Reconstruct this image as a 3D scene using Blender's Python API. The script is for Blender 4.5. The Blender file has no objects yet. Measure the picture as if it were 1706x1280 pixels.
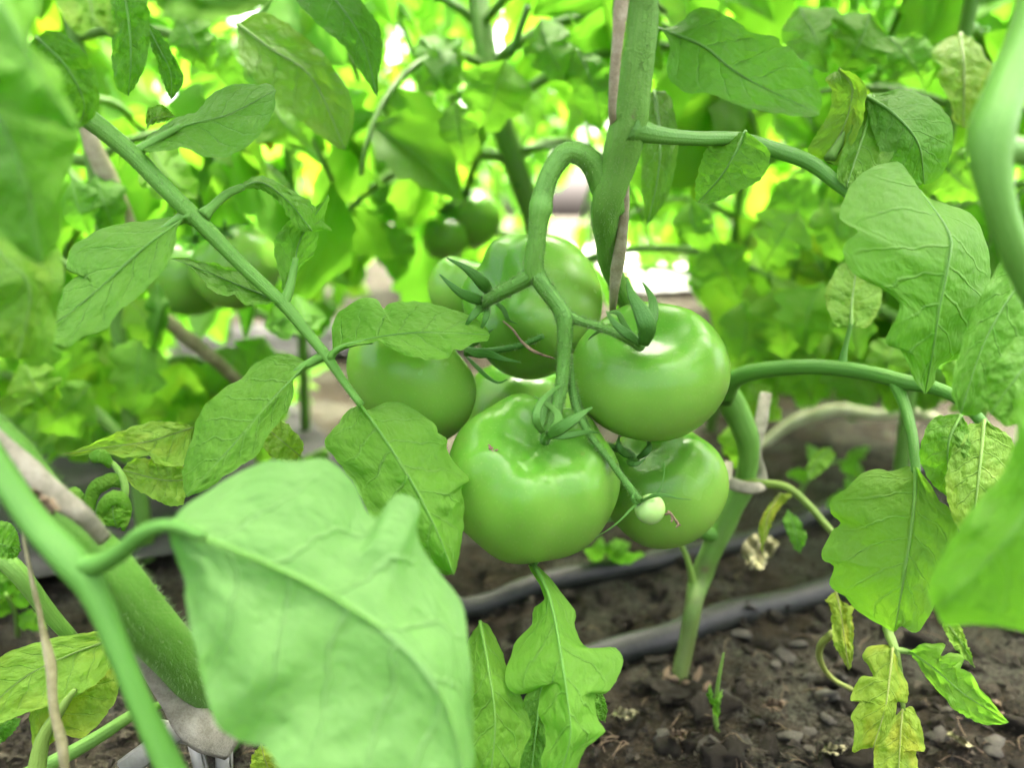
import bpy, math, random
from mathutils import Vector, Matrix, noise, Quaternion

# ------------------------------------------------------------------ camera, sky, sun, exposure
SC = bpy.context.scene
COL = SC.collection
CAM_H, PITCH, FPX = 0.30, math.radians(12.0), 1339.0
cam_d = bpy.data.cameras.new('camera')
cam = bpy.data.objects.new('camera', cam_d); COL.objects.link(cam)
cam.location = (0, 0, CAM_H)
cam.rotation_euler = (math.radians(90) - PITCH, 0, 0)
cam_d.sensor_width = 36.0
cam_d.lens = 36.0 * FPX / 1706.0
cam_d.clip_start, cam_d.clip_end = 0.01, 400
cam_d.dof.use_dof = True
cam_d.dof.focus_distance = 0.365
cam_d.dof.aperture_fstop = 4.8
SC.camera = cam

SUN_EL, SUN_AZ = math.radians(68), math.radians(24)      # azimuth measured from +Y (view direction) towards +X
world = bpy.data.worlds.new('World'); SC.world = world; world.use_nodes = True
wn = world.node_tree.nodes; wn.clear()
sky = wn.new('ShaderNodeTexSky'); sky.sky_type = 'NISHITA'; sky.sun_disc = False
sky.sun_elevation = SUN_EL; sky.sun_rotation = SUN_AZ
sky.air_density = 0.25; sky.dust_density = 10.0; sky.ozone_density = 0.0
bg = wn.new('ShaderNodeBackground'); bg.inputs['Strength'].default_value = 0.15
wo = wn.new('ShaderNodeOutputWorld')
world.node_tree.links.new(sky.outputs[0], bg.inputs[0]); world.node_tree.links.new(bg.outputs[0], wo.inputs[0])
sun_d = bpy.data.lights.new('sun', 'SUN'); sun_d.energy = 1.0; sun_d.angle = math.radians(10.0); sun_d.color = (1.0, 0.95, 0.86)
sun = bpy.data.objects.new('sun', sun_d); COL.objects.link(sun)
sdir = Vector((math.sin(SUN_AZ) * math.cos(SUN_EL), math.cos(SUN_AZ) * math.cos(SUN_EL), math.sin(SUN_EL)))
sun.rotation_euler = sdir.to_track_quat('Z', 'Y').to_euler()
SC.view_settings.view_transform = 'Standard'; SC.view_settings.look = 'None'
SC.view_settings.gamma = 1.0; SC.view_settings.use_curve_mapping = False
SC.view_settings.exposure = 4.4
SC.cycles.use_denoising = True
SC.cycles.max_bounces = 5; SC.cycles.transmission_bounces = 3; SC.cycles.diffuse_bounces = 4; SC.cycles.glossy_bounces = 2
SC.cycles.use_adaptive_sampling = True; SC.cycles.adaptive_threshold = 0.03
SC.cycles.sample_clamp_indirect = 8.0
SC.cycles.caustics_reflective = False; SC.cycles.caustics_refractive = False

# ------------------------------------------------------------------ geometry helpers
CAMP = Vector((0, 0, CAM_H))
FWD = Vector((0, math.cos(PITCH), -math.sin(PITCH)))
UP = Vector((0, math.sin(PITCH), math.cos(PITCH)))
RT = Vector((1, 0, 0))
def P(x, y, d):                      # a point of the place, d metres in front of the lens
    return CAMP + d * (FWD + RT * ((x - 853) / FPX) + UP * ((640 - y) / FPX))
def proj(v):
    r = v - CAMP; d = r.dot(FWD)
    if d <= 0.01: return (-9999, -9999, d)
    return (853 + FPX * r.dot(RT) / d, 640 - FPX * r.dot(UP) / d, d)
def G(x, y, z=0.0):                  # where the sight line meets the height z
    r = FWD + RT * ((x - 853) / FPX) + UP * ((640 - y) / FPX)
    return CAMP + r * ((z - CAM_H) / r.z)
def catmull(pts, n):
    """n samples, even by arc length, of a smooth curve through tuples of floats."""
    k = len(pts); dim = len(pts[0])
    ext = [tuple(2 * pts[0][i] - pts[1][i] for i in range(dim))] + [tuple(p) for p in pts] + [tuple(2 * pts[-1][i] - pts[-2][i] for i in range(dim))]
    fine = []
    for s in range(k - 1):
        p0, p1, p2, p3 = ext[s:s + 4]
        for q in range(10):
            t = q / 10
            fine.append(tuple(0.5 * (2 * p1[i] + (p2[i] - p0[i]) * t + (2 * p0[i] - 5 * p1[i] + 4 * p2[i] - p3[i]) * t * t + (3 * p1[i] - p0[i] - 3 * p2[i] + p3[i]) * t ** 3) for i in range(dim)))
    fine.append(tuple(pts[-1]))
    L = [0.0]
    for a, b in zip(fine, fine[1:]):
        L.append(L[-1] + math.sqrt(sum((b[i] - a[i]) ** 2 for i in range(min(dim, 2) if dim < 5 else 3))) + 1e-9)
    out, j = [], 0
    for i in range(n):
        s = L[-1] * i / (n - 1)
        while j < len(fine) - 2 and L[j + 1] < s: j += 1
        f = (s - L[j]) / (L[j + 1] - L[j]); f = min(max(f, 0), 1)
        out.append(tuple(fine[j][q] * (1 - f) + fine[j + 1][q] * f for q in range(dim)))
    return out

def make_mesh(name, verts, faces, uvs=None, smooth=True, mat=None):
    me = bpy.data.meshes.new(name)
    me.from_pydata([tuple(v) for v in verts], [], faces)
    if uvs:
        lay = me.uv_layers.new(name='UVMap')
        idx = [0] * len(me.loops); me.loops.foreach_get('vertex_index', idx)
        flat = []
        for i in idx: flat.extend(uvs[i])
        lay.data.foreach_set('uv', flat)
    if smooth: me.polygons.foreach_set('use_smooth', [True] * len(me.polygons))
    if mat: me.materials.append(mat)
    me.update()
    return me
def root_of(o):
    while o.parent: o = o.parent
    return o
def link(name, me, parent=None, color=None):
    o = bpy.data.objects.new(name, me); COL.objects.link(o)
    if parent: o.parent = parent
    if color: o.color = color
    return o
def obj(name, verts, faces, mat, parent=None, uvs=None, color=None, smooth=True):
    """one mesh object; verts are in world space, the thing's root carries the location."""
    off = root_of(parent).location if parent else Vector((0, 0, 0))
    me = make_mesh(name, [v - off for v in verts], faces, uvs, smooth, mat)
    return link(name, me, parent, color)
def thing(name, label, cat, loc, group=None):
    o = bpy.data.objects.new(name, None); COL.objects.link(o); o.location = loc; o.empty_display_size = 0.02
    o['label'] = label; o['category'] = cat
    if group: o['group'] = group
    return o
def tag(o, label=None, cat=None, kind=None, group=None):
    if label: o['label'] = label
    if cat: o['category'] = cat
    if kind: o['kind'] = kind
    if group: o['group'] = group
    return o
def tube_geo(path, seg=12, flat=1.0, ridge=0.0, wob=0.0, seed=0, uvlen=1.0):
    """path: list of (Vector, radius). Closed tapered tube, flat<1 squeezes it along the sight line."""
    V, F, U = [], [], []
    n = len(path)
    for i, (p, r) in enumerate(path):
        a = path[max(i - 1, 0)][0]; b = path[min(i + 1, n - 1)][0]
        T = (b - a).normalized()
        view = (p - CAMP).normalized()
        S = T.cross(view)
        if S.length < 1e-4: S = T.orthogonal()
        S.normalize(); N = S.cross(T).normalized()
        for k in range(seg):
            th = 2 * math.pi * k / seg
            rr = r * (1 + ridge * math.cos(3 * th + 0.6))
            if wob: rr *= 1 + wob * noise.noise(p * 60 + Vector((k * 0.7, seed, 0)))
            V.append(p + S * (rr * math.cos(th)) + N * (rr * flat * math.sin(th)))
            U.append((k / seg, uvlen * i / (n - 1)))
    for i in range(n - 1):
        for k in range(seg):
            k2 = (k + 1) % seg
            F.append((i * seg + k, i * seg + k2, (i + 1) * seg + k2, (i + 1) * seg + k))
    F.append(tuple(range(seg))[::-1]); F.append(tuple((n - 1) * seg + k for k in range(seg)))
    return V, F, U
def px_path(pts, n=24):
    """pts: (px, py, depth, width in px) -> [(Vector, radius)]"""
    return [(P(x, y, d), max(w * 0.5 * d / FPX, 2e-4)) for x, y, d, w in catmull([tuple(p) for p in pts], n)]
def w_path(pts, n=24):
    return [(Vector(q[:3]), q[3]) for q in catmull([tuple(p) + (0.0,) for p in pts], n)]
def tube(name, pts, mat, parent, n=24, seg=12, color=None, **kw):
    V, F, U = tube_geo(px_path(pts, n), seg, **kw)
    return obj(name, V, F, mat, parent, U, color)
def hairs(parent, path, count, length, rnd, mat):
    """fine plant hairs standing off a stem: far too many to count."""
    V, F = [], []
    n = len(path)
    for _ in range(count):
        f = rnd.random() * (n - 1.001); i = int(f); f -= i
        p = path[i][0].lerp(path[i + 1][0], f); r = path[i][1] * (1 - f) + path[i + 1][1] * f
        T = (path[i + 1][0] - path[i][0]).normalized()
        a = T.orthogonal().normalized(); b = T.cross(a); th = rnd.random() * 6.283
        nrm = a * math.cos(th) + b * math.sin(th)
        tip = p + nrm * (r + length * (0.4 + 0.9 * rnd.random())) + T * length * rnd.uniform(-.4, .4)
        base = p + nrm * r * 0.9; w = 0.0001
        s1 = T * w; s2 = T.cross(nrm) * w; k = len(V)
        V += [base + s1, base - s1 * .5 + s2, base - s1 * .5 - s2, tip]
        F += [(k, k + 1, k + 3), (k + 1, k + 2, k + 3), (k + 2, k, k + 3)]
    return tag(obj('stem_hairs', V, F, mat, parent, smooth=False), kind='stuff')

RND = random.Random(7)
def leaf_geo(mid, left, right, tilt=(0, 0), cup=0.0, ripple=0.0022, seed=0, n=60, m=9, quilt=0.0011, nv=7, jag=2.8, up=0.5, crinkle=.0010):
    """a blade from its midrib (px,py,depth) and its two margins (px,py), from base to tip; every row runs margin - midrib - margin.
    tilt: how far (m) each margin lies behind (+) or before (-) the midrib; cup: curl of the margins."""
    M = catmull([tuple(p) for p in mid], n)
    b, t = mid[0][:2], mid[-1][:2]
    L = catmull([b] + [tuple(p) for p in left] + [t], n)
    R = catmull([b] + [tuple(p) for p in right] + [t], n)
    V, F, U = [], [], []
    w = 2 * m + 1
    for i in range(n):
        s = i / (n - 1)
        for j in range(w):
            u = (j - m) / m; a = abs(u)
            e = L[i] if u < 0 else R[i]
            jx = jy = 0.0
            if a > 0:
                jx = jag * a * noise.noise(Vector((s * 26, seed * 3.1 + (5 if u < 0 else 9), 0.3)))
                jy = jag * a * noise.noise(Vector((s * 26, seed * 3.1 + (5 if u < 0 else 9), 7.3)))
            x = M[i][0] * (1 - a) + e[0] * a + jx; y = M[i][1] * (1 - a) + e[1] * a + jy
            d = M[i][2] + (tilt[0] if u < 0 else tilt[1]) * a + cup * a * a
            env = math.sin(math.pi * min(max(s, 0.02), 0.98)) ** 0.5
            d += ripple * a * env * 2 * noise.noise(Vector((s * 7 + seed, (-1 if u < 0 else 1) * (0.6 + a * 0.8), seed * 1.7)))
            d += ripple * env * noise.noise(Vector((s * 4, u * 2, seed * 2.3 + 11)))
            ph = s * nv - a * 1.5 + (0.35 if u > 0 else 0)
            d += quilt * min(1, a * 5) * (1 - a * .5) * (abs((ph % 1) - 0.5) * 2) ** 3
            d += 0.0009 * max(0, 1 - a * 9) * (1 - s) * (1 if quilt else 0)
            d += crinkle * min(1, a * 4) * noise.noise(Vector((s * 17, u * 6, seed * 4.1)))
            d += up * (mid[0][1] - y) * M[i][2] / FPX          # blades turn their upper side to the sky
            V.append(P(x, y, d)); U.append((u * .5 + .5, s))
    for i in range(n - 1):
        for j in range(w - 1):
            k = i * w + j
            F.append((k, k + 1, k + w + 1, k + w))
    return V, F, U
_ls = [0]
def leaf(parent, mid, left, right, y=0.0, br=0.5, name='leaflet', rib=True, sky_sheen=0.0, **kw):
    """y: how yellow the blade is; br: how deep its green is."""
    _ls[0] += 1
    kw.setdefault('seed', _ls[0])
    V, F, U = leaf_geo(mid, left, right, **kw)
    o = obj(name, V, F, MAT['leaf'], parent, U, (y, br, sky_sheen, 1))
    if rib:                                                   # raised midrib: a thin tapering tube let into the blade
        d0 = mid[0][2]
        wr = 6.5 if rib is True else rib * .55
        up = kw.get('up', .5)
        pth = [(p[0], p[1], p[2] - 0.0003 + up * (mid[0][1] - p[1]) * p[2] / FPX, max(wr * (1 - i / (len(mid) - 0.6)), 1.5)) for i, p in enumerate(mid)]
        V, F, U = tube_geo(px_path(pth, 22), 7)
        tgt = o if parent.parent is None else parent
        obj('midrib', V, F, MAT['stalk'], tgt, U, (y * .7, .72, 0, 1))
    return o

# ------------------------------------------------------------------ materials
MAT = {}
class N:
    def __init__(s, name):
        s.m = bpy.data.materials.new(name); s.m.use_nodes = True; s.t = s.m.node_tree; s.t.nodes.clear(); MAT[name] = s.m
    def n(s, typ, ins=None, **props):
        q = s.t.nodes.new(typ)
        for k, v in props.items(): setattr(q, k, v)
        for k, v in (ins or {}).items():
            i = q.inputs[k]
            if isinstance(v, bpy.types.NodeSocket): s.t.links.new(v, i)
            else: i.default_value = v
        return q
    def math(s, op, a, b=0.0, c=None, clamp=False):
        q = s.n('ShaderNodeMath', {0: a, 1: b}, operation=op, use_clamp=clamp)
        if c is not None:
            if isinstance(c, bpy.types.NodeSocket): s.t.links.new(c, q.inputs[2])
            else: q.inputs[2].default_value = c
        return q.outputs[0]
    def ramp(s, v, a, b):            # smooth 0..1 between a and b
        q = s.n('ShaderNodeMapRange', {0: v, 1: a, 2: b, 3: 0.0, 4: 1.0}, interpolation_type='SMOOTHSTEP'); return q.outputs[0]
    def mix(s, f, a, b, blend='MIX'):
        q = s.n('ShaderNodeMix', None, data_type='RGBA', blend_type=blend)
        for i, v in ((0, f), (6, a), (7, b)):
            if isinstance(v, bpy.types.NodeSocket): s.t.links.new(v, q.inputs[i])
            else: q.inputs[i].default_value = v if i == 0 else (*v, 1)
        return q.outputs[2]
    def noise(s, vec, scale, detail=3, rough=.5, dist=0.0):
        q = s.n('ShaderNodeTexNoise', {'Scale': scale, 'Detail': detail, 'Roughness': rough, 'Distortion': dist})
        if vec is not None: s.t.links.new(vec, q.inputs['Vector'])
        return q.outputs[0]
    def bump(s, h, strength, dist):
        return s.n('ShaderNodeBump', {'Height': h, 'Strength': strength, 'Distance': dist}).outputs[0]
    def out(s, sh): s.n('ShaderNodeOutputMaterial', {'Surface': sh})

def mat_leaf(name, plain=False):
    k = N(name)
    uv = k.n('ShaderNodeUVMap').outputs[0]
    sep = k.n('ShaderNodeSeparateXYZ', {0: uv})
    oi = k.n('ShaderNodeObjectInfo')
    col = k.n('ShaderNodeSeparateColor', {0: oi.outputs['Color']})
    yel, br, rnd = col.outputs[0], col.outputs[1], oi.outputs['Random']
    ux = k.math('SUBTRACT', sep.outputs[0], 0.5); a = k.math('MULTIPLY', k.math('ABSOLUTE', ux), 2.0); t = sep.outputs[1]
    off = k.n('ShaderNodeVectorMath', {0: uv, 1: k.n('ShaderNodeCombineXYZ', {0: k.math('MULTIPLY', rnd, 37.0), 1: k.math('MULTIPLY', rnd, 11.0), 2: 0.0}).outputs[0]}, operation='ADD').outputs[0]
    nz = k.noise(off, 5.0, 1 if plain else 3); nf = nz if plain else k.noise(off, 30.0, 3)
    side = k.math('MULTIPLY', k.math('GREATER_THAN', ux, 0.0), 0.35)
    ph = k.math('ADD', k.math('SUBTRACT', k.math('MULTIPLY', t, 7.0), k.math('MULTIPLY', a, 1.5)), side)
    ph = k.math('ADD', ph, k.math('MULTIPLY', k.math('SUBTRACT', nz, 0.5), 0.7))
    fr = k.math('MULTIPLY', k.math('ABSOLUTE', k.math('SUBTRACT', k.math('FRACT', ph), 0.5)), 2.0)
    sec = k.math('MULTIPLY', k.ramp(fr, 0.87, 0.99), k.ramp(a, 1.0, 0.5))
    midr = k.ramp(a, 0.05, 0.012)
    if plain: veins = k.math('MAXIMUM', k.math('MULTIPLY', sec, 0.8), midr)
    else:
        wob = k.n('ShaderNodeTexNoise', {'Vector': off, 'Scale': 14.0, 'Detail': 2.0}).outputs[1]
        vv = k.n('ShaderNodeVectorMath', {0: k.n('ShaderNodeVectorMath', {0: off, 1: (13, 26, 1)}, operation='MULTIPLY').outputs[0], 1: k.n('ShaderNodeVectorMath', {0: wob, 1: (1.6, 1.6, 0)}, operation='MULTIPLY').outputs[0]}, operation='ADD').outputs[0]
        vor = k.n('ShaderNodeTexVoronoi', {'Vector': vv, 'Scale': 1.0}, feature='DISTANCE_TO_EDGE').outputs[0]
        puff = k.n('ShaderNodeTexVoronoi', {'Vector': vv, 'Scale': 0.8, 'Smoothness': 0.6}, feature='SMOOTH_F1').outputs[0]
        ter = k.math('MULTIPLY', k.ramp(vor, 0.09, 0.0), 0.30)
        veins = k.math('MAXIMUM', k.math('MAXIMUM', k.math('MULTIPLY', sec, 0.8), midr), ter)
    deep = k.mix(br, (0.044, 0.158, 0.006), (0.158, 0.365, 0.038))
    deep = k.mix(k.math('MULTIPLY', nz, 0.5), deep, (0.080, 0.250, 0.016))
    deep = k.mix(k.math('MULTIPLY', rnd, 0.35), deep, (0.11, 0.27, 0.018))
    yy = k.math('MULTIPLY', yel, k.ramp(k.noise(off, 2.2, 1), 0.25, 0.75), clamp=True)
    yy = k.math('MAXIMUM', yy, k.math('MULTIPLY', yel, 0.5))
    base = k.mix(yy, deep, (0.36, 0.40, 0.030))
    base = k.mix(k.math('MULTIPLY', veins, 0.38), base, (0.24, 0.46, 0.13))
    base = k.mix(k.math('MULTIPLY', col.outputs[2], 0.8), base, (0.29, 0.47, 0.33))  # pale sky sheen painted into the blade colour
    spots = k.math('MULTIPLY', k.ramp(nf, 0.68, 0.80), k.math('MULTIPLY', yel, 0.25))
    base = k.mix(spots, base, (0.13, 0.09, 0.03))
    tdeep = k.mix(br, (0.085, 0.31, 0.010), (0.175, 0.49, 0.035))
    tdeep = k.mix(k.math('MULTIPLY', rnd, 0.5), tdeep, (0.19, 0.46, 0.022))
    tcol = k.mix(yy, tdeep, (0.42, 0.46, 0.012))
    tcol = k.mix(k.math('MULTIPLY', veins, 0.15), tcol, (0.09, 0.20, 0.01))
    nrm = k.n('ShaderNodeNewGeometry').outputs['Normal']
    if not plain:
        hgt = k.math('SUBTRACT', k.math('MULTIPLY', puff, -1.1), k.math('MULTIPLY', k.math('MAXIMUM', sec, midr), 1.0))
        hgt = k.math('ADD', hgt, k.math('MULTIPLY', nf, 0.5))
        nrm = k.bump(hgt, 0.6, 0.0016)
    pb = k.n('ShaderNodeBsdfPrincipled', {'Base Color': base, 'Roughness': k.math('MULTIPLY_ADD', nf, 0.25, 0.46), 'Specular IOR Level': 0.20, 'Normal': nrm})
    tr = k.n('ShaderNodeBsdfTranslucent', {'Color': tcol, 'Normal': nrm})
    k.out(k.n('ShaderNodeMixShader', {0: 0.60 if plain else 0.53, 1: pb.outputs[0], 2: tr.outputs[0]}).outputs[0])
mat_leaf('leaf'); mat_leaf('leaf_behind', True)
def mat_stalk():
    k = N('stalk')
    oi = k.n('ShaderNodeObjectInfo'); col = k.n('ShaderNodeSeparateColor', {0: oi.outputs['Color']})
    oc = k.n('ShaderNodeTexCoord').outputs['Object']
    n1 = k.noise(oc, 90, 4); n2 = k.noise(oc, 1200, 2)
    uv = k.n('ShaderNodeUVMap').outputs[0]
    st = k.noise(k.n('ShaderNodeVectorMath', {0: uv, 1: (26, 3, 1)}, operation='MULTIPLY').outputs[0], 1.0, 3)
    b = k.mix(col.outputs[1], (0.026, 0.115, 0.008), (0.125, 0.325, 0.040))
    b = k.mix(k.math('MULTIPLY', k.math('MULTIPLY', n1, k.math('ADD', col.outputs[1], .1)), 0.8, clamp=True), b, (0.065, 0.19, 0.022))
    b = k.mix(k.math('MULTIPLY', k.ramp(st, .45, .7), k.math('MULTIPLY_ADD', col.outputs[1], .4, .05)), b, (0.145, 0.31, 0.06))
    b = k.mix(col.outputs[0], b, (0.27, 0.25, 0.06))
    b = k.mix(k.math('MULTIPLY', k.ramp(n1, .66, .78), col.outputs[2]), b, (0.10, 0.07, 0.04))
    wood = k.math('MULTIPLY', k.ramp(k.math('ADD', k.n('ShaderNodeSeparateXYZ', {0: uv}).outputs[1], k.math('MULTIPLY', n1, 1.2)), 4.6, 6.3), col.outputs[2])
    b = k.mix(wood, b, (0.075, 0.085, 0.022))
    nrm = k.bump(k.math('ADD', k.math('MULTIPLY', n2, .8), st), 0.6, 0.0007)
    pb = k.n('ShaderNodeBsdfPrincipled', {'Base Color': b, 'Roughness': 0.52, 'Specular IOR Level': 0.28, 'Normal': nrm})
    k.out(pb.outputs[0])
mat_stalk()
def mat_tomato():
    k = N('tomato_skin')
    oc = k.n('ShaderNodeTexCoord').outputs['Object']
    oi = k.n('ShaderNodeObjectInfo'); col = k.n('ShaderNodeSeparateColor', {0: oi.outputs['Color']})
    nl = k.noise(oc, 22, 3); nf = k.noise(oc, 1100, 2); ns = k.noise(oc, 750, 2)
    at = k.n('ShaderNodeAttribute', None, attribute_name='pole').outputs['Fac']
    g = k.math('ADD', at, k.math('MULTIPLY', k.math('SUBTRACT', nl, .5), .35))
    sh = k.ramp(g, 0.05, 0.62)                                   # green shoulder round the stalk, paler towards the blossom end
    c = k.mix(sh, (0.056, 0.190, 0.013), (0.172, 0.360, 0.046))
    c = k.mix(k.math('MULTIPLY', k.ramp(ns, .56, .76), .11), c, (0.34, 0.50, 0.15))
    c = k.mix(col.outputs[0], c, (0.42, 0.58, 0.24))
    sp = k.math('MULTIPLY', k.ramp(k.noise(oc, 160, 2), .735, .78), col.outputs[2])
    c = k.mix(sp, c, (0.17, 0.13, 0.05))
    nrm = k.bump(k.math('MULTIPLY', nf, .4), 0.10, 0.0010)
    pb = k.n('ShaderNodeBsdfPrincipled', {'Base Color': c, 'Roughness': k.math('MULTIPLY_ADD', nl, .16, 0.17), 'Specular IOR Level': 0.25, 'Normal': nrm})
    pb.inputs['Subsurface Weight'].default_value = 0.45; pb.inputs['Subsurface Radius'].default_value = (.35, 1.0, .2); pb.inputs['Subsurface Scale'].default_value = 0.010
    k.out(pb.outputs[0])
mat_tomato()
def mat_simple(name, c1, c2, scale, rough, bump=0.3, bdist=0.002, translucent=0.0, spec=.4):
    k = N(name); oc = k.n('ShaderNodeTexCoord').outputs['Object']
    a = k.noise(oc, scale, 5, .6); b = k.noise(oc, scale * 7, 4, .6)
    c = k.mix(k.ramp(k.math('ADD', k.math('MULTIPLY', a, .7), k.math('MULTIPLY', b, .3)), .35, .65), c1, c2)
    pb = k.n('ShaderNodeBsdfPrincipled', {'Base Color': c, 'Roughness': rough, 'Specular IOR Level': spec, 'Normal': k.bump(k.math('ADD', a, b), bump, bdist)})
    if translucent:
        tr = k.n('ShaderNodeBsdfTranslucent', {'Color': c})
        k.out(k.n('ShaderNodeMixShader', {0: translucent, 1: pb.outputs[0], 2: tr.outputs[0]}).outputs[0])
    else: k.out(pb.outputs[0])
def mat_soil():
    k = N('soil'); oc = k.n('ShaderNodeTexCoord').outputs['Object']
    a = k.noise(oc, 55, 6, .65); b = k.noise(oc, 380, 5, .65); p = k.noise(oc, 9, 4, .6)
    c = k.mix(k.ramp(k.math('ADD', k.math('MULTIPLY', a, .6), k.math('MULTIPLY', b, .4)), .36, .64), (0.006, 0.0056, 0.0032), (0.050, 0.041, 0.022))
    crust = k.math('MULTIPLY', k.ramp(p, .45, .60), k.ramp(b, .36, .58))
    c = k.mix(k.math('MULTIPLY', crust, .58), c, (0.135, 0.140, 0.098))
    c = k.mix(k.math('MULTIPLY', k.ramp(k.noise(oc, 5, 3), .56, .70), .5), c, (0.020, 0.032, 0.009))
    k.out(k.n('ShaderNodeBsdfPrincipled', {'Base Color': c, 'Roughness': .95, 'Specular IOR Level': .12, 'Normal': k.bump(k.math('ADD', a, b), 1.0, .012)}).outputs[0])
mat_soil()
mat_simple('clod', (0.008, 0.0072, 0.0045), (0.048, 0.043, 0.027), 60, .95, .8, .003, spec=.15)
mat_simple('pebble', (0.018, 0.017, 0.011), (0.085, 0.082, 0.058), 90, .85, .5, .002, spec=.3)
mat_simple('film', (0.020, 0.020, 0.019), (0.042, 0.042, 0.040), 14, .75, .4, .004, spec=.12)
mat_simple('hose', (0.004, 0.0065, 0.0045), (0.015, 0.0175, 0.0115), 40, .5, .35, .001, spec=.3)
mat_simple('strap', (0.19, 0.185, 0.12), (0.32, 0.315, 0.225), 160, .8, .6, .0012, .15)
mat_simple('twine', (0.26, 0.235, 0.13), (0.42, 0.39, 0.25), 160, .8, .6, .0012, .15)
mat_simple('dry', (0.07, 0.05, 0.025), (0.20, 0.15, 0.08), 60, .85, .6, .002)
mat_simple('straw', (0.16, 0.155, 0.06), (0.34, 0.33, 0.17), 50, .8, .4, .001)
mat_simple('sunlit_pale_stem', (0.30, 0.32, 0.16), (0.48, 0.50, 0.30), 50, .75, .4, .001)  # pale dry stem, lightened further to stand for sun falling on it
mat_simple('clip', (0.30, 0.31, 0.24), (0.40, 0.41, 0.33), 60, .35, .1, .0006, .35)
mat_simple('hair', (0.17, 0.30, 0.09), (0.26, 0.40, 0.16), 60, .5, .0, .0006, .4)
mat_simple('petal', (0.75, 0.56, 0.01), (0.85, 0.68, 0.03), 60, .5, .1, .0006, .3)
mat_simple('scar', (0.16, 0.07, 0.07), (0.26, 0.12, 0.12), 300, .8, .4, .0004)

# ------------------------------------------------------------------ the ground
def height(x, y):
    v = Vector((x, y, 0))
    near = max(0.0, 1 - (v - Vector((.2, .6, 0))).length / 6)
    h = 0.010 * noise.noise(v * 6) + near * (0.010 * noise.noise(v * 22) + 0.006 * noise.noise(v * 55 + Vector((3, 1, 0))) + .004 * abs(noise.noise(v * 110)))
    return h - 0.004
def build_ground():
    NX = 400; V, F = [], []
    sx = [0.20 + .22 * math.sinh(6.3 * (2 * i / (NX - 1) - 1)) for i in range(NX)]
    sy = [0.62 + .22 * math.sinh(6.3 * (2 * i / (NX - 1) - 1)) for i in range(NX)]
    for y in sy:
        for x in sx: V.append(Vector((x, y, height(x, y))))
    for j in range(NX - 1):
        for i in range(NX - 1):
            k = j * NX + i; F.append((k, k + 1, k + NX + 1, k + NX))
    o = obj('ground', V, F, MAT['soil']); return tag(o, 'dark brown crumbly soil with pale lumps under the plants', kind='structure')
ground = build_ground()
def rock_mesh(name, seed, mat, sub=2, rough=.35):
    import bmesh
    bm = bmesh.new(); bmesh.ops.create_icosphere(bm, subdivisions=sub, radius=1)
    for v in bm.verts:
        q = v.co.copy(); v.co *= 1 + rough * noise.noise(q * 1.3 + Vector((seed * 5.3, 0, 0))) + rough * .5 * noise.noise(q * 3.4 + Vector((0, seed * 3.3, 0)))
        v.co.z *= .7
    me = bpy.data.meshes.new(name); bm.to_mesh(me); bm.free(); me.materials.append(mat)
    me.polygons.foreach_set('use_smooth', [True] * len(me.polygons)); return me
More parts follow.
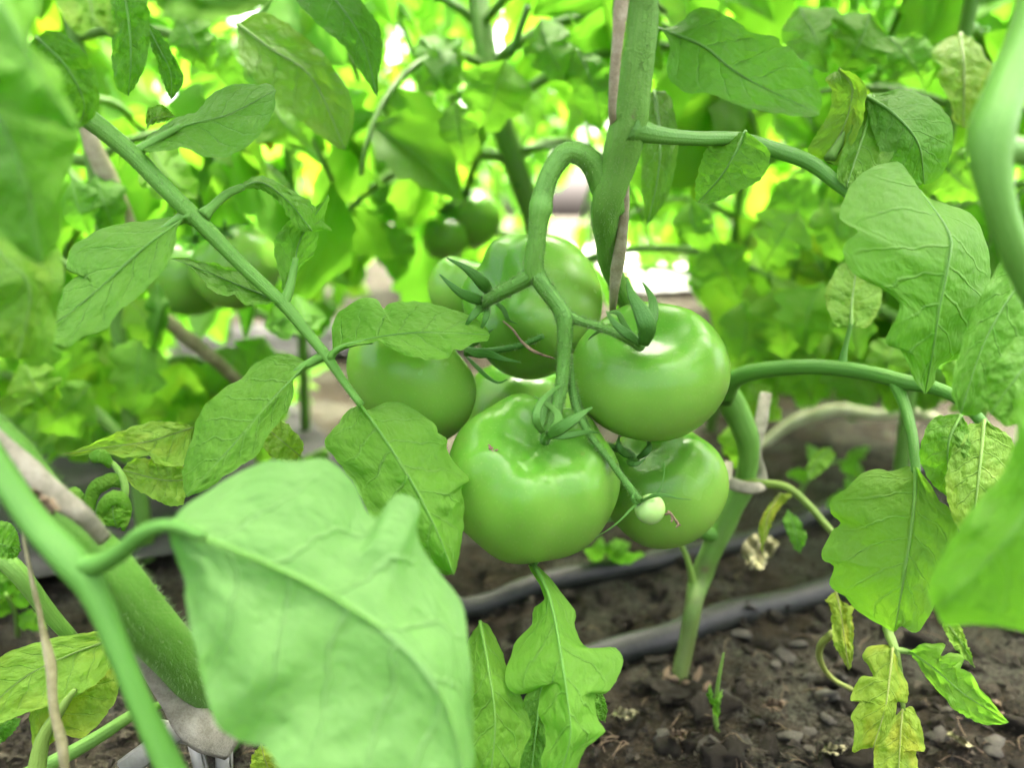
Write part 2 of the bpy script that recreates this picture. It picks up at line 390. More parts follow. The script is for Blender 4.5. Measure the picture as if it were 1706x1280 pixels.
def build_lumps():
    r = random.Random(3)
    clods = [rock_mesh('soil_clod', s, MAT['clod'], 2, 1.0) for s in range(4)]
    pebs = [rock_mesh('pebble', s + 9, MAT['pebble'], 2, .95) for s in range(4)]
    for i in range(150):
        p = G(r.uniform(700, 1760), 900 + 400 * r.random() ** 1.0)
        s = r.uniform(.003, .0095)
        o = link('soil_clod', r.choice(clods), ground)
        o.location = (p.x, p.y, height(p.x, p.y) + s * .25); o.scale = (s * r.uniform(.7, 1.3), s, s * r.uniform(.6, 1)); o.rotation_euler = (r.random(), r.random(), r.random() * 6)
    spots = [(1235, 1060, 9), (1310, 1085, 9), (1350, 1130, 8), (1375, 1165, 9), (1345, 1205, 7), (1330, 1070, 7), (1290, 1110, 6), (1380, 1190, 7), (1210, 1165, 6), (1315, 1225, 9), (1400, 1120, 7), (1560, 1240, 8), (1610, 1210, 7), (1650, 1250, 9), (1240, 1240, 6), (1100, 1230, 7), (1180, 1255, 8), (1580, 1180, 6), (975, 943, 4), (1340, 1240, 6), (1420, 1230, 5), (1270, 1200, 4)]
    for i in range(6): spots.append((r.uniform(1000, 1700), r.uniform(960, 1290), r.uniform(2, 5.5)))
    for x, y, s in spots:
        p = G(x, y); s *= .0007
        o = link('pebble', r.choice(pebs), ground)
        o.location = (p.x, p.y, height(p.x, p.y) + s * .3); o.scale = (s * r.uniform(.9, 1.5), s, s * .8); o.rotation_euler = (r.random() * .6, r.random() * .6, r.random() * 6)
    V, F = [], []                                                 # crumbs and root fibres: uncountable
    for i in range(20000):
        p = G(r.uniform(-200, 1900), r.uniform(760, 1330)); s = .0007 + .0050 * r.random() ** 4
        c = Vector((p.x, p.y, height(p.x, p.y) + s * .4)); k = len(V)
        q = [c + Vector((r.uniform(-s, s), r.uniform(-s, s), r.uniform(-.3 * s, s))) for _ in range(4)]
        V += q; F += [(k, k + 1, k + 2), (k, k + 2, k + 3), (k, k + 3, k + 1), (k + 1, k + 3, k + 2)]
    o = obj('soil_crumbs', V, F, MAT['clod'], None, smooth=False); tag(o, 'loose crumbs of dark soil scattered over the bed', kind='stuff')
    V, F = [], []
    for i in range(260):
        p = G(r.uniform(800, 1760) if i % 3 else r.uniform(-100, 900), r.uniform(900, 1330)); l = r.uniform(.004, .022); a = r.random() * 6.28; c = r.uniform(-1.2, 1.2)
        pth = []
        for q in range(6):
            f = q / 5; x = p.x + math.cos(a + c * f) * l * f; y = p.y + math.sin(a + c * f) * l * f
            pth.append((Vector((x, y, height(x, y) + .0015 + .003 * math.sin(3.1 * f))), .00014 + .0002 * r.random()))
        v, f, _ = tube_geo(pth, 4); k = len(V); V += v; F += [tuple(q + k for q in ff) for ff in f]
    o = obj('root_fibres', V, F, MAT['dry'], None); tag(o, 'thin dry root fibres and straw bits on the soil', kind='stuff')
build_lumps()

# row frame
E = Vector((.882, .471, 0)); NRM = Vector((-.471, .882, 0)); BASE = G(1130, 1135)
def rowp(a, b): return BASE + E * a + NRM * b
def strip_on_ground(name, label, cat, a0, a1, b0, b1, mat, seed, z=.012):
    V, F = [], []; na, nb = 90, 40
    for i in range(na):
        for j in range(nb):
            a = a0 + (a1 - a0) * i / (na - 1); b = b0 + (b1 - b0) * j / (nb - 1)
            b += .03 * noise.noise(Vector((a * 3, seed, j * .05)))
            p = rowp(a, b); q = Vector((a * 5, b * 12, seed))
            p.z = z + .012 * noise.noise(q) + .008 * abs(noise.noise(q * 2.7)) + .004 * abs(noise.noise(q * 7)) + .006
            V.append(p)
    for i in range(na - 1):
        for j in range(nb - 1):
            k = i * nb + j; F.append((k, k + 1, k + nb + 1, k + nb))
    o = obj(name, V, F, mat); tag(o, label, cat); return o
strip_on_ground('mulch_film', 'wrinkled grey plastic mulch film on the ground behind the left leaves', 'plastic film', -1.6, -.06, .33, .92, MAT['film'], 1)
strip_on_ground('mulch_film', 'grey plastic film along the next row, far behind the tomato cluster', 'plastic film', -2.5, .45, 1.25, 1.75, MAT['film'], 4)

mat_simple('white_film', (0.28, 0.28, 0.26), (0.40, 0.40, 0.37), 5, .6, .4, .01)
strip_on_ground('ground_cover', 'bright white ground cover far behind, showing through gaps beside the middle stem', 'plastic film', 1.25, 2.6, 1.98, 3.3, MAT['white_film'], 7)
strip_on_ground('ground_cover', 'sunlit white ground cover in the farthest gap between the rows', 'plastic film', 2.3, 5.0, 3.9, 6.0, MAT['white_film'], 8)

# drip hoses
def hose(label, pts, w):
    pth = []
    for x, y in pts:
        p = G(x, y); pth.append((p.x, p.y, height(p.x, p.y) + w * .42, w / 2))
    V, F, U = tube_geo(w_path(pth, 60), 14, flat=.8, wob=.10)
    o = obj('drip_hose', V, F, MAT['hose'], None, U); tag(o, label, 'hose', group='irrigation hoses on the soil')
hose('black drip irrigation hose lying right under the lowest tomatoes, the farther one', [(560, 1066), (700, 1033), (790, 1012), (900, 993), (1020, 965), (1150, 932), (1260, 895), (1340, 868), (1440, 825), (1560, 780)], .0175)
hose('dark drip hose nearer the camera, passing the base of the bare stem', [(760, 1180), (900, 1140), (1020, 1103), (1110, 1075), (1200, 1042), (1290, 1012), (1380, 985), (1500, 935), (1640, 880)], .0205)
hose('thin black hose far behind under the yellowing leaves at right', [(1210, 640), (1300, 612), (1400, 588), (1480, 570), (1600, 545)], .03)

# ------------------------------------------------------------------ the tomatoes
def rel(v): return (RT * v[0] + UP * v[1] - FWD * v[2]).normalized()      # right, up, towards the camera
def fruit(parent, c, R, squash, axis, rib=.06, nrib=5, seed=0, cav=.16, pale=0.0, spots=0.0, name='fruit', n=48, m=72, tipped=.0):
    Z = axis; X = Z.orthogonal().normalized(); Y = Z.cross(X)
    V, F, pole = [], [], []
    rr = random.Random(seed); phs = [(rr.uniform(0, 6.28), k, rr.uniform(.5, 1)) for k in (2, 3, nrib, nrib + 2)]
    def pt(th, ph):
        lob = sum(a * math.cos(k * ph + p) for p, k, a in phs) / 2.2
        amp = rib * (math.exp(-(th / 1.0) ** 2) * 1.0 + .28)
        groove = -abs(math.sin((nrib * ph + phs[2][0]) / 2)) ** .5
        r = R * (1 + amp * lob * min(1, th * 1.1))
        z = squash * R * math.cos(th) * (1 + tipped * max(0, -math.cos(th)))
        rad = r * math.sin(th) ** .92 if th > 0 else 0
        z -= cav * R * math.exp(-(th / .46) ** 2) + rib * .30 * R * lob * math.exp(-((th - .7) / .40) ** 2) * -1
        return c + X * (rad * math.cos(ph)) + Y * (rad * math.sin(ph)) + Z * z
    V.append(pt(0, 0)); pole.append(0)
    for i in range(1, n):
        th = math.pi * i / n
        for j in range(m):
            V.append(pt(th, 2 * math.pi * j / m)); pole.append(i / n)
    V.append(pt(math.pi - 1e-6, 0)); pole.append(1)
    for j in range(m): F.append((0, 1 + j, 1 + (j + 1) % m))
    for i in range(n - 2):
        for j in range(m):
            a = 1 + i * m; F.append((a + j, a + m + j, a + m + (j + 1) % m, a + (j + 1) % m))
    a = 1 + (n - 2) * m; e = len(V) - 1
    for j in range(m): F.append((a + j, e, a + (j + 1) % m))
    o = obj(name, V, F, MAT['tomato_skin'], parent, None, (pale, 0, spots, 1))
    at = o.data.attributes.new('pole', 'FLOAT', 'POINT'); at.data.foreach_set('value', pole)
    return o
def sepal(parent, pts, w, br=.15, y=0.0, flat=.13):
    k = len(pts); prof = [.55, 1, .8, .45, .12] if k == 5 else [(.6 + .9 * math.sin(math.pi * (i / (k - 1)) * .62 + .3) * (1 - (i / (k - 1)) ** 2.2)) * .75 + .05 for i in range(k)]
    V, F, U = tube_geo(px_path([(x, yy, d, w * .72 * prof[i]) for i, (x, yy, d) in enumerate(pts)], 16), 8, flat=flat)
    return obj('sepal', V, F, MAT['stalk'], parent, U, (y, br, 0, 1))
TOM = 'green tomatoes of the near cluster'
def tomato(label, cx, cy, d, rpx, squash, axis, group=TOM, **kw):
    c = P(cx, cy, d); t = thing('tomato', label, 'tomato', c, group)
    fruit(t, c, rpx * d / FPX, squash, rel(axis), **kw); return t
t1 = tomato('large glossy green tomato at the front centre, lowest on the left of its neighbours', 885, 798, .375, 143, .90, (.17, .70, .69), rib=.13, nrib=5, seed=4, cav=.34, spots=.2)
sepal(t1, [(912, 728, .338), (930, 716, .330), (955, 700, .328), (972, 688, .330), (987, 679, .333)], 30)
sepal(t1, [(905, 722, .340), (893, 700, .335), (900, 672, .338), (925, 648, .345), (945, 640, .350)], 20, .2)
sepal(t1, [(915, 725, .345), (930, 700, .345), (925, 685, .346), (905, 670, .345), (890, 660, .345)], 22, .45)
sepal(t1, [(900, 716, .345), (905, 690, .35), (915, 668, .355), (930, 655, .36), (950, 650, .36)], 18, .1)
sepal(t1, [(915, 728, .347), (940, 727, .346), (965, 722, .348), (985, 720, .352), (1000, 722, .356)], 16, .05)
sc = thing('x', '', '', Vector((0, 0, 0))); bpy.data.objects.remove(sc)
fr1 = [o for o in t1.children if o.name.startswith('fruit')][0]; sr = random.Random(8)
def on_skin(x, y):
    return min((v.co + t1.location for v in fr1.data.vertices if (v.co + t1.location - CAMP).dot(FWD) < .375), key=lambda q: (proj(q)[0] - x) ** 2 + (proj(q)[1] - y) ** 2)
d1 = proj(on_skin(820, 748))[2]
for (x0, y0, x1, y1) in ((813, 741, 818, 746), (816, 748, 822, 746), (819, 750, 823, 756), (824, 751, 830, 749), (826, 754, 828, 758), (814, 745, 816, 750)):
    V, F, U = tube_geo([(P(x0, y0, d1 - .0004), .0003), (P((x0 + x1) / 2 + 1, (y0 + y1) / 2, d1 - .0006), .0004), (P(x1, y1, d1 - .0004), .0002)], 6, flat=.5); obj('skin_mark', V, F, MAT['scar'], t1, U)
t2 = tomato('smooth green tomato at the right of the cluster with a big dark sepal', 1083, 617, .385, 129, .80, (-.15, .72, .66), rib=.06, nrib=4, seed=11, cav=.24)
sepal(t2, [(1072, 575, .340), (1078, 545, .333), (1066, 515, .334), (1052, 490, .338), (1044, 462, .343)], 44, .05, flat=.2)
sepal(t2, [(1068, 576, .342), (1050, 560, .338), (1030, 545, .338), (1016, 528, .340), (1010, 518, .342)], 22, .05)
sepal(t2, [(1062, 570, .346), (1040, 540, .345), (1030, 522, .344), (1018, 520, .343), (1010, 522, .343)], 14, .25)
sepal(t2, [(1066, 560, .348), (1085, 535, .35), (1088, 505, .355), (1080, 485, .36), (1070, 470, .365)], 26, .05)
sepal(t2, [(1055, 568, .35), (1035, 552, .352), (1010, 548, .354), (992, 556, .356), (980, 566, .358)], 14, .15)
t3 = tomato('tall ribbed green tomato hanging behind the forked stalk, a scar line down its front', 886, 510, .43, 122, .90, (-.66, .30, .60), rib=.17, nrib=5, seed=23, cav=.26, spots=.2)
sepal(t3, [(808, 503, .368), (790, 497, .360), (768, 488, .354), (748, 472, .352), (732, 457, .352)], 26, .03, flat=.2)
sepal(t3, [(818, 492, .370), (806, 474, .360), (790, 458, .356), (770, 443, .354), (745, 430, .355)], 30, .05, flat=.2)
sepal(t3, [(808, 508, .370), (795, 518, .364), (785, 530, .362), (778, 540, .363), (775, 548, .365)], 18, .08)
sepal(t3, [(812, 510, .372), (812, 520, .366), (808, 533, .364), (803, 545, .365), (798, 556, .367)], 16, .08)
sepal(t3, [(822, 500, .374), (838, 515, .374), (845, 530, .374), (850, 535, .376), (862, 540, .378)], 12, .05)
V, F, U = tube_geo(px_path([(838, 535, .3790, 3), (855, 550, .374, 4), (868, 568, .3715, 4.5), (885, 583, .370, 6), (905, 592, .3715, 4), (925, 598, .375, 2)], 22), 6, flat=.5)
obj('scar_line', V, F, MAT['dry'], t3, U)
t4 = tomato('pale green tomato at the left of the cluster, half under a leaflet', 685, 632, .42, 118, .80, (.72, .62, -.30), rib=.05, nrib=4, seed=31, cav=.18)
sepal(t4, [(775, 582, .392), (795, 588, .384), (815, 590, .38), (838, 598, .378), (868, 604, .380)], 24, .02)
sepal(t4, [(778, 595, .394), (795, 612, .386), (812, 628, .382), (830, 638, .381), (846, 632, .383)], 11, .02)
sepal(t4, [(775, 578, .395), (790, 572, .388), (800, 562, .385), (812, 555, .384), (822, 548, .385)], 16, .03)
t5 = tomato('green tomato low at the right, partly under the smooth one above it', 1103, 808, .425, 106, .93, (-.34, .74, .50), rib=.13, nrib=4, seed=42, cav=.26)
sepal(t5, [(1055, 762, .385), (1040, 755, .378), (1032, 745, .376), (1030, 735, .377), (1032, 726, .38)], 18, .02)
sepal(t5, [(1062, 764, .385), (1075, 755, .380), (1082, 745, .38), (1080, 738, .382), (1075, 733, .386)], 16, .03)
sepal(t5, [(1055, 764, .384), (1048, 770, .377), (1058, 774, .374), (1068, 770, .375), (1076, 764, .378)], 14, .05)
t6 = tomato('tiny pale unripe tomato on a thin stalk in front of the lower right one', 1083, 849, .352, 26, .92, (-.75, .42, .3), rib=.05, nrib=3, seed=5, cav=.12, pale=.45)
sepal(t6, [(1064, 838, .350), (1050, 850, .348), (1035, 866, .347), (1015, 882, .348), (990, 897, .35)], 6, .3)
sepal(t6, [(1066, 834, .350), (1085, 828, .346), (1100, 815, .345), (1106, 795, .346), (1107, 770, .348)], 6, .2)
sepal(t6, [(1068, 836, .349), (1090, 826, .344), (1110, 826, .342), (1130, 831, .343), (1152, 833, .345)], 9, .15)
sepal(t6, [(1064, 840, .350), (1056, 836, .347), (1054, 830, .346), (1056, 824, .347), (1060, 820, .348)], 9, .15)
for q in ([(1108, 858, .349), (1116, 856, .348), (1122, 862, .347), (1128, 872, .347), (1134, 876, .347)], [(1112, 852, .349), (1118, 858, .348), (1120, 866, .347), (1118, 870, .347)], [(1126, 866, .347), (1130, 874, .346), (1126, 880, .346)]):
    V, F, U = tube_geo(px_path([(*a, 5 if i % 2 else 3.5) for i, a in enumerate(q)], 12), 6, wob=.8); obj('dried_flower', V, F, MAT['dry'], t6, U)
t7 = tomato('pale green tomato behind the front ones, only a strip between them showing', 868, 690, .49, 100, .9, (.1, .9, .2), seed=51)
t8 = tomato('green tomato farthest left in the cluster, shaded behind the ribbed one', 772, 480, .50, 58, .95, (.2, .8, .1), seed=52, rib=.08)
BG = 'blurred tomatoes of the plants behind'
b1 = tomato('blurred green tomato behind the left leaf stalk, larger of two', 392, 445, .68, 74, .92, (-.4, .8, .2), group=BG, seed=61, rib=.08)
b2 = tomato('blurred shaded green tomato at far left, beside the larger one behind the stalk', 312, 462, .72, 68, .92, (.3, .8, .2), group=BG, seed=62, rib=.08)
b3 = tomato('small blurred green tomato high behind the cluster, under a thin arched stalk', 784, 366, .92, 52, .92, (-.3, .7, .4), group=BG, seed=63, rib=.14)
b4 = tomato('small blurred green tomato behind the cluster, left under its arched stalk', 742, 396, .90, 40, .95, (.1, .8, .3), group=BG, seed=64, rib=.05)
for tt, q in ((b1, [(375, 385), (383, 378)]), (b2, [(325, 402), (330, 395)]), (b3, [(775, 330), (780, 322)]), (b4, [(742, 352), (735, 345)])):
    d = (tt.location - CAMP).dot(FWD) - .03
    for sx, sy in ((-24, -6), (22, -10), (-14, 12), (16, 10), (0, -18)):
        x, y = q[0]; sepal(tt, [(x, y, d), (x + sx * .3, y + sy * .5, d - .004), (x + sx * .6, y + sy * .8, d - .005), (x + sx * .85, y + sy, d - .004), (x + sx * 1.1, y + sy * 1.3, d)], 9, .05)

# ------------------------------------------------------------------ the main plant
stem_base = Vector((BASE.x, BASE.y, height(BASE.x, BASE.y)))
plant = thing('tomato_plant', 'tomato plant in the middle, its stem rising past the tomato cluster to the top', 'tomato plant', stem_base)
hb = (BASE - CAMP).dot(FWD)
stem_pts = [(1080, -160, .30, 46), (1072, -20, .315, 48), (1062, 100, .325, 53), (1047, 200, .335, 60), (1030, 270, .345, 60), (1008, 345, .355, 47), (1010, 400, .375, 38), (1022, 460, .40, 32), (1075, 545, .45, 34), (1160, 615, .49, 42), (1215, 668, .51, 44), (1246, 740, .52, 36), (1241, 800, .53, 32), (1228, 830, .532, 36), (1196, 895, .535, 34), (1166, 965, .54, 35), (1155, 1010, hb, 28), (1146, 1060, hb, 27), (1134, 1115, hb, 27), (1128, 1150, hb, 34), (1122, 1200, hb, 44)]
sp = px_path(stem_pts, 110)
V, F, U = tube_geo(sp, 18, wob=.16, uvlen=6, ridge=.05)
obj('stem', V, F, MAT['stalk'], plant, U, (0.03, .85, .8, 1))
pr = random.Random(21)
hairs(plant, sp[:50], 4200, .0013, pr, MAT['hair'])
# fruit truss
truss = tube('truss_stalk', [(1024, 352, .360, 40), (1008, 315, .352, 46), (990, 277, .347, 42), (966, 257, .343, 37), (940, 256, .341, 36), (916, 290, .341, 33), (904, 328, .342, 35), (901, 346, .342, 40), (897, 366, .343, 33), (893, 410, .346, 29), (889, 445, .350, 33), (893, 466, .352, 30)], MAT['stalk'], plant, 44, 14, (0, .8, 0, 1), wob=.07)
hairs(truss, px_path([(990, 277, .347, 42), (966, 257, .343, 37), (940, 256, .341, 36), (916, 290, .341, 33), (904, 328, .342, 35), (897, 366, .343, 33), (893, 410, .346, 29), (889, 445, .350, 33)], 30), 1500, .0013, pr, MAT['hair'])
def branch(pts, color=(0, .45, 0, 1), hair=300, **kw):
    o = tube('stalk_branch', pts, MAT['stalk'], truss, 26, 10, color, wob=.08, **kw)
    hairs(truss, px_path(pts, 26), hair * 3, .0016, pr, MAT['hair'])
branch([(893, 455, .351, 30), (868, 470, .354, 25), (835, 488, .360, 22), (812, 500, .366, 21), (800, 508, .375, 20), (806, 512, .40, 18)])
branch([(890, 455, .351, 30), (908, 480, .351, 28), (930, 510, .351, 27), (940, 530, .351, 30), (941, 560, .352, 25), (940, 600, .354, 23), (934, 650, .354, 21), (924, 690, .352, 19), (913, 718, .350, 20), (908, 735, .358, 18)], hair=600)
branch([(938, 522, .351, 22), (960, 533, .351, 16), (990, 542, .350, 14), (1020, 552, .347, 15), (1050, 565, .346, 20), (1066, 576, .36, 20)])
branch([(948, 590, .356, 12), (952, 640, .358, 13), (960, 680, .358, 14), (980, 722, .356, 12), (1010, 760, .354, 11), (1038, 798, .352, 12), (1058, 826, .351, 15), (1068, 840, .352, 12)], (0, .25, 0, 1))
branch([(956, 650, .362, 13), (975, 705, .368, 11), (1005, 738, .376, 11), (1040, 752, .386, 12), (1060, 766, .40, 14)], (0, .1, 0, 1), 80)
branch([(905, 560, .385, 10), (870, 575, .39, 10), (820, 585, .395, 12), (775, 588, .40, 13)], (0, .05, 0, 1), 60)

# upper right leaf
def stalk(pts, parent=None, color=(0, .4, 0, 1), n=30, **kw):
    kw.setdefault('ridge', .06)
    return tube('leaf_stalk', pts, MAT['stalk'], parent or plant, n, 12, color, wob=.05, **kw)
l1 = stalk([(1050, 210, .335, 60), (1072, 220, .337, 36), (1110, 227, .345, 27), (1160, 231, .36, 24), (1230, 233, .38, 24), (1290, 250, .39, 26), (1350, 272, .39, 25), (1400, 310, .385, 22), (1450, 340, .375, 20), (1520, 325, .365, 16)], n=40)
leaf(l1, [(1242, 218, .372), (1225, 255, .366), (1200, 295, .368), (1163, 337, .374)], [(1200, 222), (1180, 242), (1168, 269), (1160, 300), (1158, 325)], [(1278, 246), (1282, 270), (1266, 300), (1230, 319), (1207, 331), (1180, 340)], br=.45, tilt=(.01, -.008), up=.0)
leaf(l1, [(1532, 318, .362), (1582, 390, .335), (1580, 440, .330), (1566, 510, .335), (1555, 580, .345), (1541, 657, .36)],
     [(1504, 274), (1473, 271), (1450, 281), (1427, 296), (1408, 327), (1399, 365), (1432, 385), (1412, 400), (1404, 423), (1419, 454), (1458, 477), (1500, 507), (1473, 570), (1500, 582), (1521, 627)],
     [(1550, 331), (1588, 342), (1619, 358), (1638, 388), (1650, 442), (1650, 473), (1667, 490), (1664, 515), (1630, 553), (1618, 590), (1567, 608), (1555, 640)], br=.4, tilt=(-.012, .030), cup=.004, rib=10, up=.3)
leaf(l1, [(1440, 158, .40), (1490, 190, .385), (1530, 240, .385), (1540, 307, .40)], [(1452, 210), (1470, 260), (1500, 290), (1523, 308)], [(1470, 152), (1512, 150), (1558, 169), (1588, 215), (1577, 277), (1556, 302)], br=.25, tilt=(.0, .02), up=-.1)
leaf(l1, [(1398, 115, .41), (1420, 145, .40), (1410, 200, .395), (1375, 268, .395)], [(1376, 130), (1385, 150), (1380, 190), (1345, 252)], [(1420, 120), (1444, 152), (1430, 220), (1400, 272)], br=.55, y=.35, tilt=(.01, -.01), up=-.1)
leaf(l1, [(1455, 160, .405), (1440, 220, .40), (1420, 280, .40), (1410, 312, .40)], [(1440, 165), (1410, 230), (1395, 290)], [(1490, 160), (1500, 220), (1470, 290), (1440, 310)], br=.3, y=.1)
tube('leaf_stalk', [(1382, 265, .392, 20), (1410, 220, .398, 12), (1435, 175, .402, 8), (1450, 158, .405, 6)], MAT['stalk'], plant, 16, 8, (.1, .5, 0, 1))
# lower right leaf
l2 = stalk([(1205, 660, .505, 40), (1225, 632, .49, 30), (1270, 618, .475, 27), (1340, 612, .455, 25), (1400, 615, .44, 26), (1460, 625, .425, 26), (1510, 638, .41, 26), (1560, 648, .40, 22), (1605, 672, .39, 20), (1660, 735, .385, 18), (1690, 790, .385, 14)], n=46)
stalk([(1402, 616, .44, 18), (1408, 580, .44, 9), (1418, 540, .44, 7)], l2)
stalk([(1492, 640, .415, 22), (1508, 680, .405, 18), (1520, 730, .395, 17), (1526, 790, .387, 15)], l2)
leaf(l2, [(1526, 780, .385), (1522, 850, .375), (1508, 950, .370), (1490, 1054, .375)],
     [(1512, 777), (1486, 785), (1458, 781), (1433, 792), (1415, 810), (1387, 831), (1384, 855), (1401, 873), (1386, 886), (1369, 914), (1372, 934), (1389, 942), (1383, 976), (1411, 998), (1431, 1020), (1473, 1046)],
     [(1545, 800), (1562, 830), (1585, 852), (1597, 880), (1590, 920), (1572, 960), (1560, 1000), (1540, 1040), (1524, 1056), (1504, 1044)], br=.35, y=.12, tilt=(.010, -.006), rib=15, up=.0)
leaf(l2, [(1602, 690, .375), (1580, 740, .370), (1582, 832, .375)], [(1560, 695), (1540, 720), (1533, 765), (1552, 805)], [(1614, 715), (1616, 760), (1606, 805)], br=.4, y=.12, up=0)
leaf(l2, [(1418, 545, .44), (1420, 500, .445), (1428, 440, .455)], [(1390, 540), (1375, 490), (1400, 440)], [(1450, 540), (1470, 490), (1450, 445)], br=.6, y=.2)
leaf(l2, [(1640, 700, .38), (1630, 800, .375), (1618, 900, .38)], [(1600, 720), (1575, 800), (1590, 870)], [(1690, 740), (1680, 830), (1650, 890)], br=.5, y=.3)
# leaf under the front tomato
l3 = stalk([(1195, 895, .535, 26), (1090, 860, .50, 18), (980, 870, .46, 15), (910, 915, .41, 15), (888, 938, .372, 15)], n=26)
leaf(l3, [(887, 938, .370), (912, 985, .360), (926, 1040, .355), (936, 1100, .352), (946, 1170, .352), (950, 1230, .355), (928, 1310, .365)],
     [(881, 945), (900, 978), (907, 1004), (890, 1015), (884, 1043), (862, 1065), (851, 1093), (842, 1133), (856, 1155), (884, 1155), (901, 1133), (911, 1108), (901, 1155), (896, 1189), (910, 1222), (902, 1280)],
     [(898, 944), (935, 987), (957, 1020), (957, 1043), (974, 1077), (997, 1085), (1025, 1079), (1039, 1099), (1030, 1127), (1013, 1155), (997, 1149), (991, 1166), (997, 1200), (1008, 1222), (974, 1250), (957, 1290)], br=1.0, tilt=(.010, .008), rib=14)
leaf(l3, [(800, 1036, .36), (815, 1120, .35), (825, 1210, .352), (812, 1330, .36)], [(778, 1075), (768, 1150), (766, 1250)], [(815, 1043), (834, 1082), (845, 1110), (864, 1150), (884, 1211), (873, 1250), (855, 1300)], br=.7, y=.1, tilt=(.01, .01))
leaf(l3, [(905, 1140, .39), (895, 1200, .385), (885, 1290, .385)], [(880, 1150), (862, 1210), (858, 1280)], [(915, 1160), (920, 1230), (905, 1290)], br=.3)
leaf(l3, [(995, 1150, .385), (1003, 1180, .383), (1008, 1205, .385)], [(988, 1165), (995, 1195)], [(1006, 1160), (1012, 1185)], br=.8, rib=False)
# small shoots on the bare stem
s1 = tube('side_shoot', [(1156, 990, .54, 14), (1150, 950, .53, 10), (1138, 915, .525, 9), (1128, 905, .52, 6)], MAT['stalk'], plant, 14, 8, (.25, .8, 0, 1))
s2 = tube('side_shoot', [(1222, 806, .53, 18), (1262, 806, .52, 15), (1310, 812, .51, 13), (1345, 840, .505, 12), (1380, 880, .50, 12), (1395, 895, .50, 9)], MAT['stalk'], plant, 22, 8, (.35, .7, 0, 1))
leaf(plant, [(1300, 822, .515), (1280, 860, .51), (1270, 925, .51)], [(1290, 830), (1266, 870), (1266, 900)], [(1320, 825), (1296, 850), (1276, 900)], y=.9, br=.7, rib=6)
leaf(plant, [(1312, 850, .53), (1325, 885, .525), (1332, 922, .53)], [(1305, 870), (1318, 905)], [(1330, 865), (1343, 895)], br=.5, rib=5)
leaf(plant, [(1345, 800, .62), (1360, 770, .62), (1385, 745, .62)], [(1345, 775), (1365, 750)], [(1360, 795), (1390, 765)], br=.9, y=.2, rib=5)
# hanging yellow leaves low at the right
l4 = stalk([(1500, 1000, .41, 16), (1478, 1040, .41, 15), (1486, 1070, .405, 15), (1492, 1085, .40, 12), (1500, 1130, .40, 9), (1505, 1185, .40, 7)], color=(.3, .8, 0, 1), n=22)
leaf(l4, [(1487, 1080, .398), (1482, 1130, .392), (1475, 1180, .39), (1455, 1246, .395)],
     [(1468, 1075), (1451, 1078), (1436, 1093), (1447, 1111), (1456, 1128), (1437, 1128), (1428, 1139), (1416, 1168), (1435, 1168), (1419, 1191), (1423, 1214), (1421, 1252), (1437, 1249)],
     [(1496, 1090), (1498, 1111), (1512, 1139), (1514, 1153), (1510, 1172), (1497, 1168), (1491, 1191), (1478, 1228)], y=.75, br=.8, tilt=(.008, .006), rib=9)
leaf(l4, [(1504, 1182, .40), (1500, 1230, .396), (1495, 1340, .40)], [(1472, 1212), (1456, 1250), (1462, 1310)], [(1520, 1180), (1532, 1202), (1541, 1252), (1525, 1248), (1532, 1310)], y=.8, br=.7, rib=8)
leaf(l4, [(1515, 1086, .398), (1560, 1118, .39), (1610, 1160, .388), (1680, 1204, .395)],
     [(1536, 1074), (1574, 1074), (1566, 1093), (1587, 1088), (1608, 1095), (1588, 1112), (1601, 1114), (1620, 1125), (1630, 1144), (1648, 1165)],
     [(1526, 1102), (1540, 1125), (1555, 1144), (1578, 1168), (1583, 1175), (1599, 1189), (1618, 1200), (1641, 1208), (1668, 1208)], br=.85, y=.15, tilt=(-.006, .006), rib=9)
tube('leaf_stalk', [(1490, 1084, .40, 11), (1505, 1085, .40, 10), (1518, 1088, .398, 8)], MAT['stalk'], plant, 10, 8, (.2, .8, 0, 1))
leaf(l4, [(1392, 983, .43), (1402, 1030, .427), (1414, 1117, .43)], [(1376, 1001), (1383, 1010), (1386, 1039), (1388, 1071), (1400, 1093)], [(1404, 1003), (1424, 1013), (1419, 1027), (1422, 1050), (1421, 1083), (1419, 1107)], y=.95, br=.8, rib=6)
leaf(l4, [(1578, 1038, .41), (1600, 1070, .405), (1624, 1113, .41)], [(1570, 1042), (1590, 1080)], [(1597, 1038), (1616, 1085)], y=.3, br=.9, rib=5)
tube('tendril', [(1388, 1055, .43, 13), (1368, 1075, .44, 12), (1366, 1100, .45, 10), (1385, 1130, .46, 8), (1420, 1150, .46, 7)], MAT['stalk'], plant, 20, 8, (.6, .7, 0, 1))
# upper leaves of the main plant behind the stem
leaf(plant, [(1095, 47, .44), (1170, 75, .43), (1235, 125, .43), (1365, 190, .45)], [(1127, 42), (1150, 19), (1177, 12), (1204, 23), (1231, 38), (1254, 54), (1296, 62), (1300, 73), (1319, 81), (1342, 112), (1369, 154)],
     [(1104, 52), (1115, 77), (1112, 127), (1146, 154), (1181, 154), (1215, 169), (1238, 177), (1273, 185), (1319, 192), (1350, 194)], br=.2, tilt=(.01, -.01), up=-.2)
leaf(plant, [(1600, 55, .55), (1606, 110, .54), (1605, 214, .55)], [(1561, 73), (1554, 96), (1569, 112), (1561, 127), (1585, 173), (1588, 200)], [(1623, 65), (1642, 92), (1658, 115), (1658, 150), (1638, 188), (1619, 212)], br=.8, y=.5)
leaf(plant, [(1090, 150, .47), (1100, 230, .46), (1095, 300, .46), (1078, 375, .47)], [(1065, 170), (1068, 240), (1070, 320)], [(1115, 160), (1130, 230), (1118, 310), (1095, 355)], br=.2, y=.1)
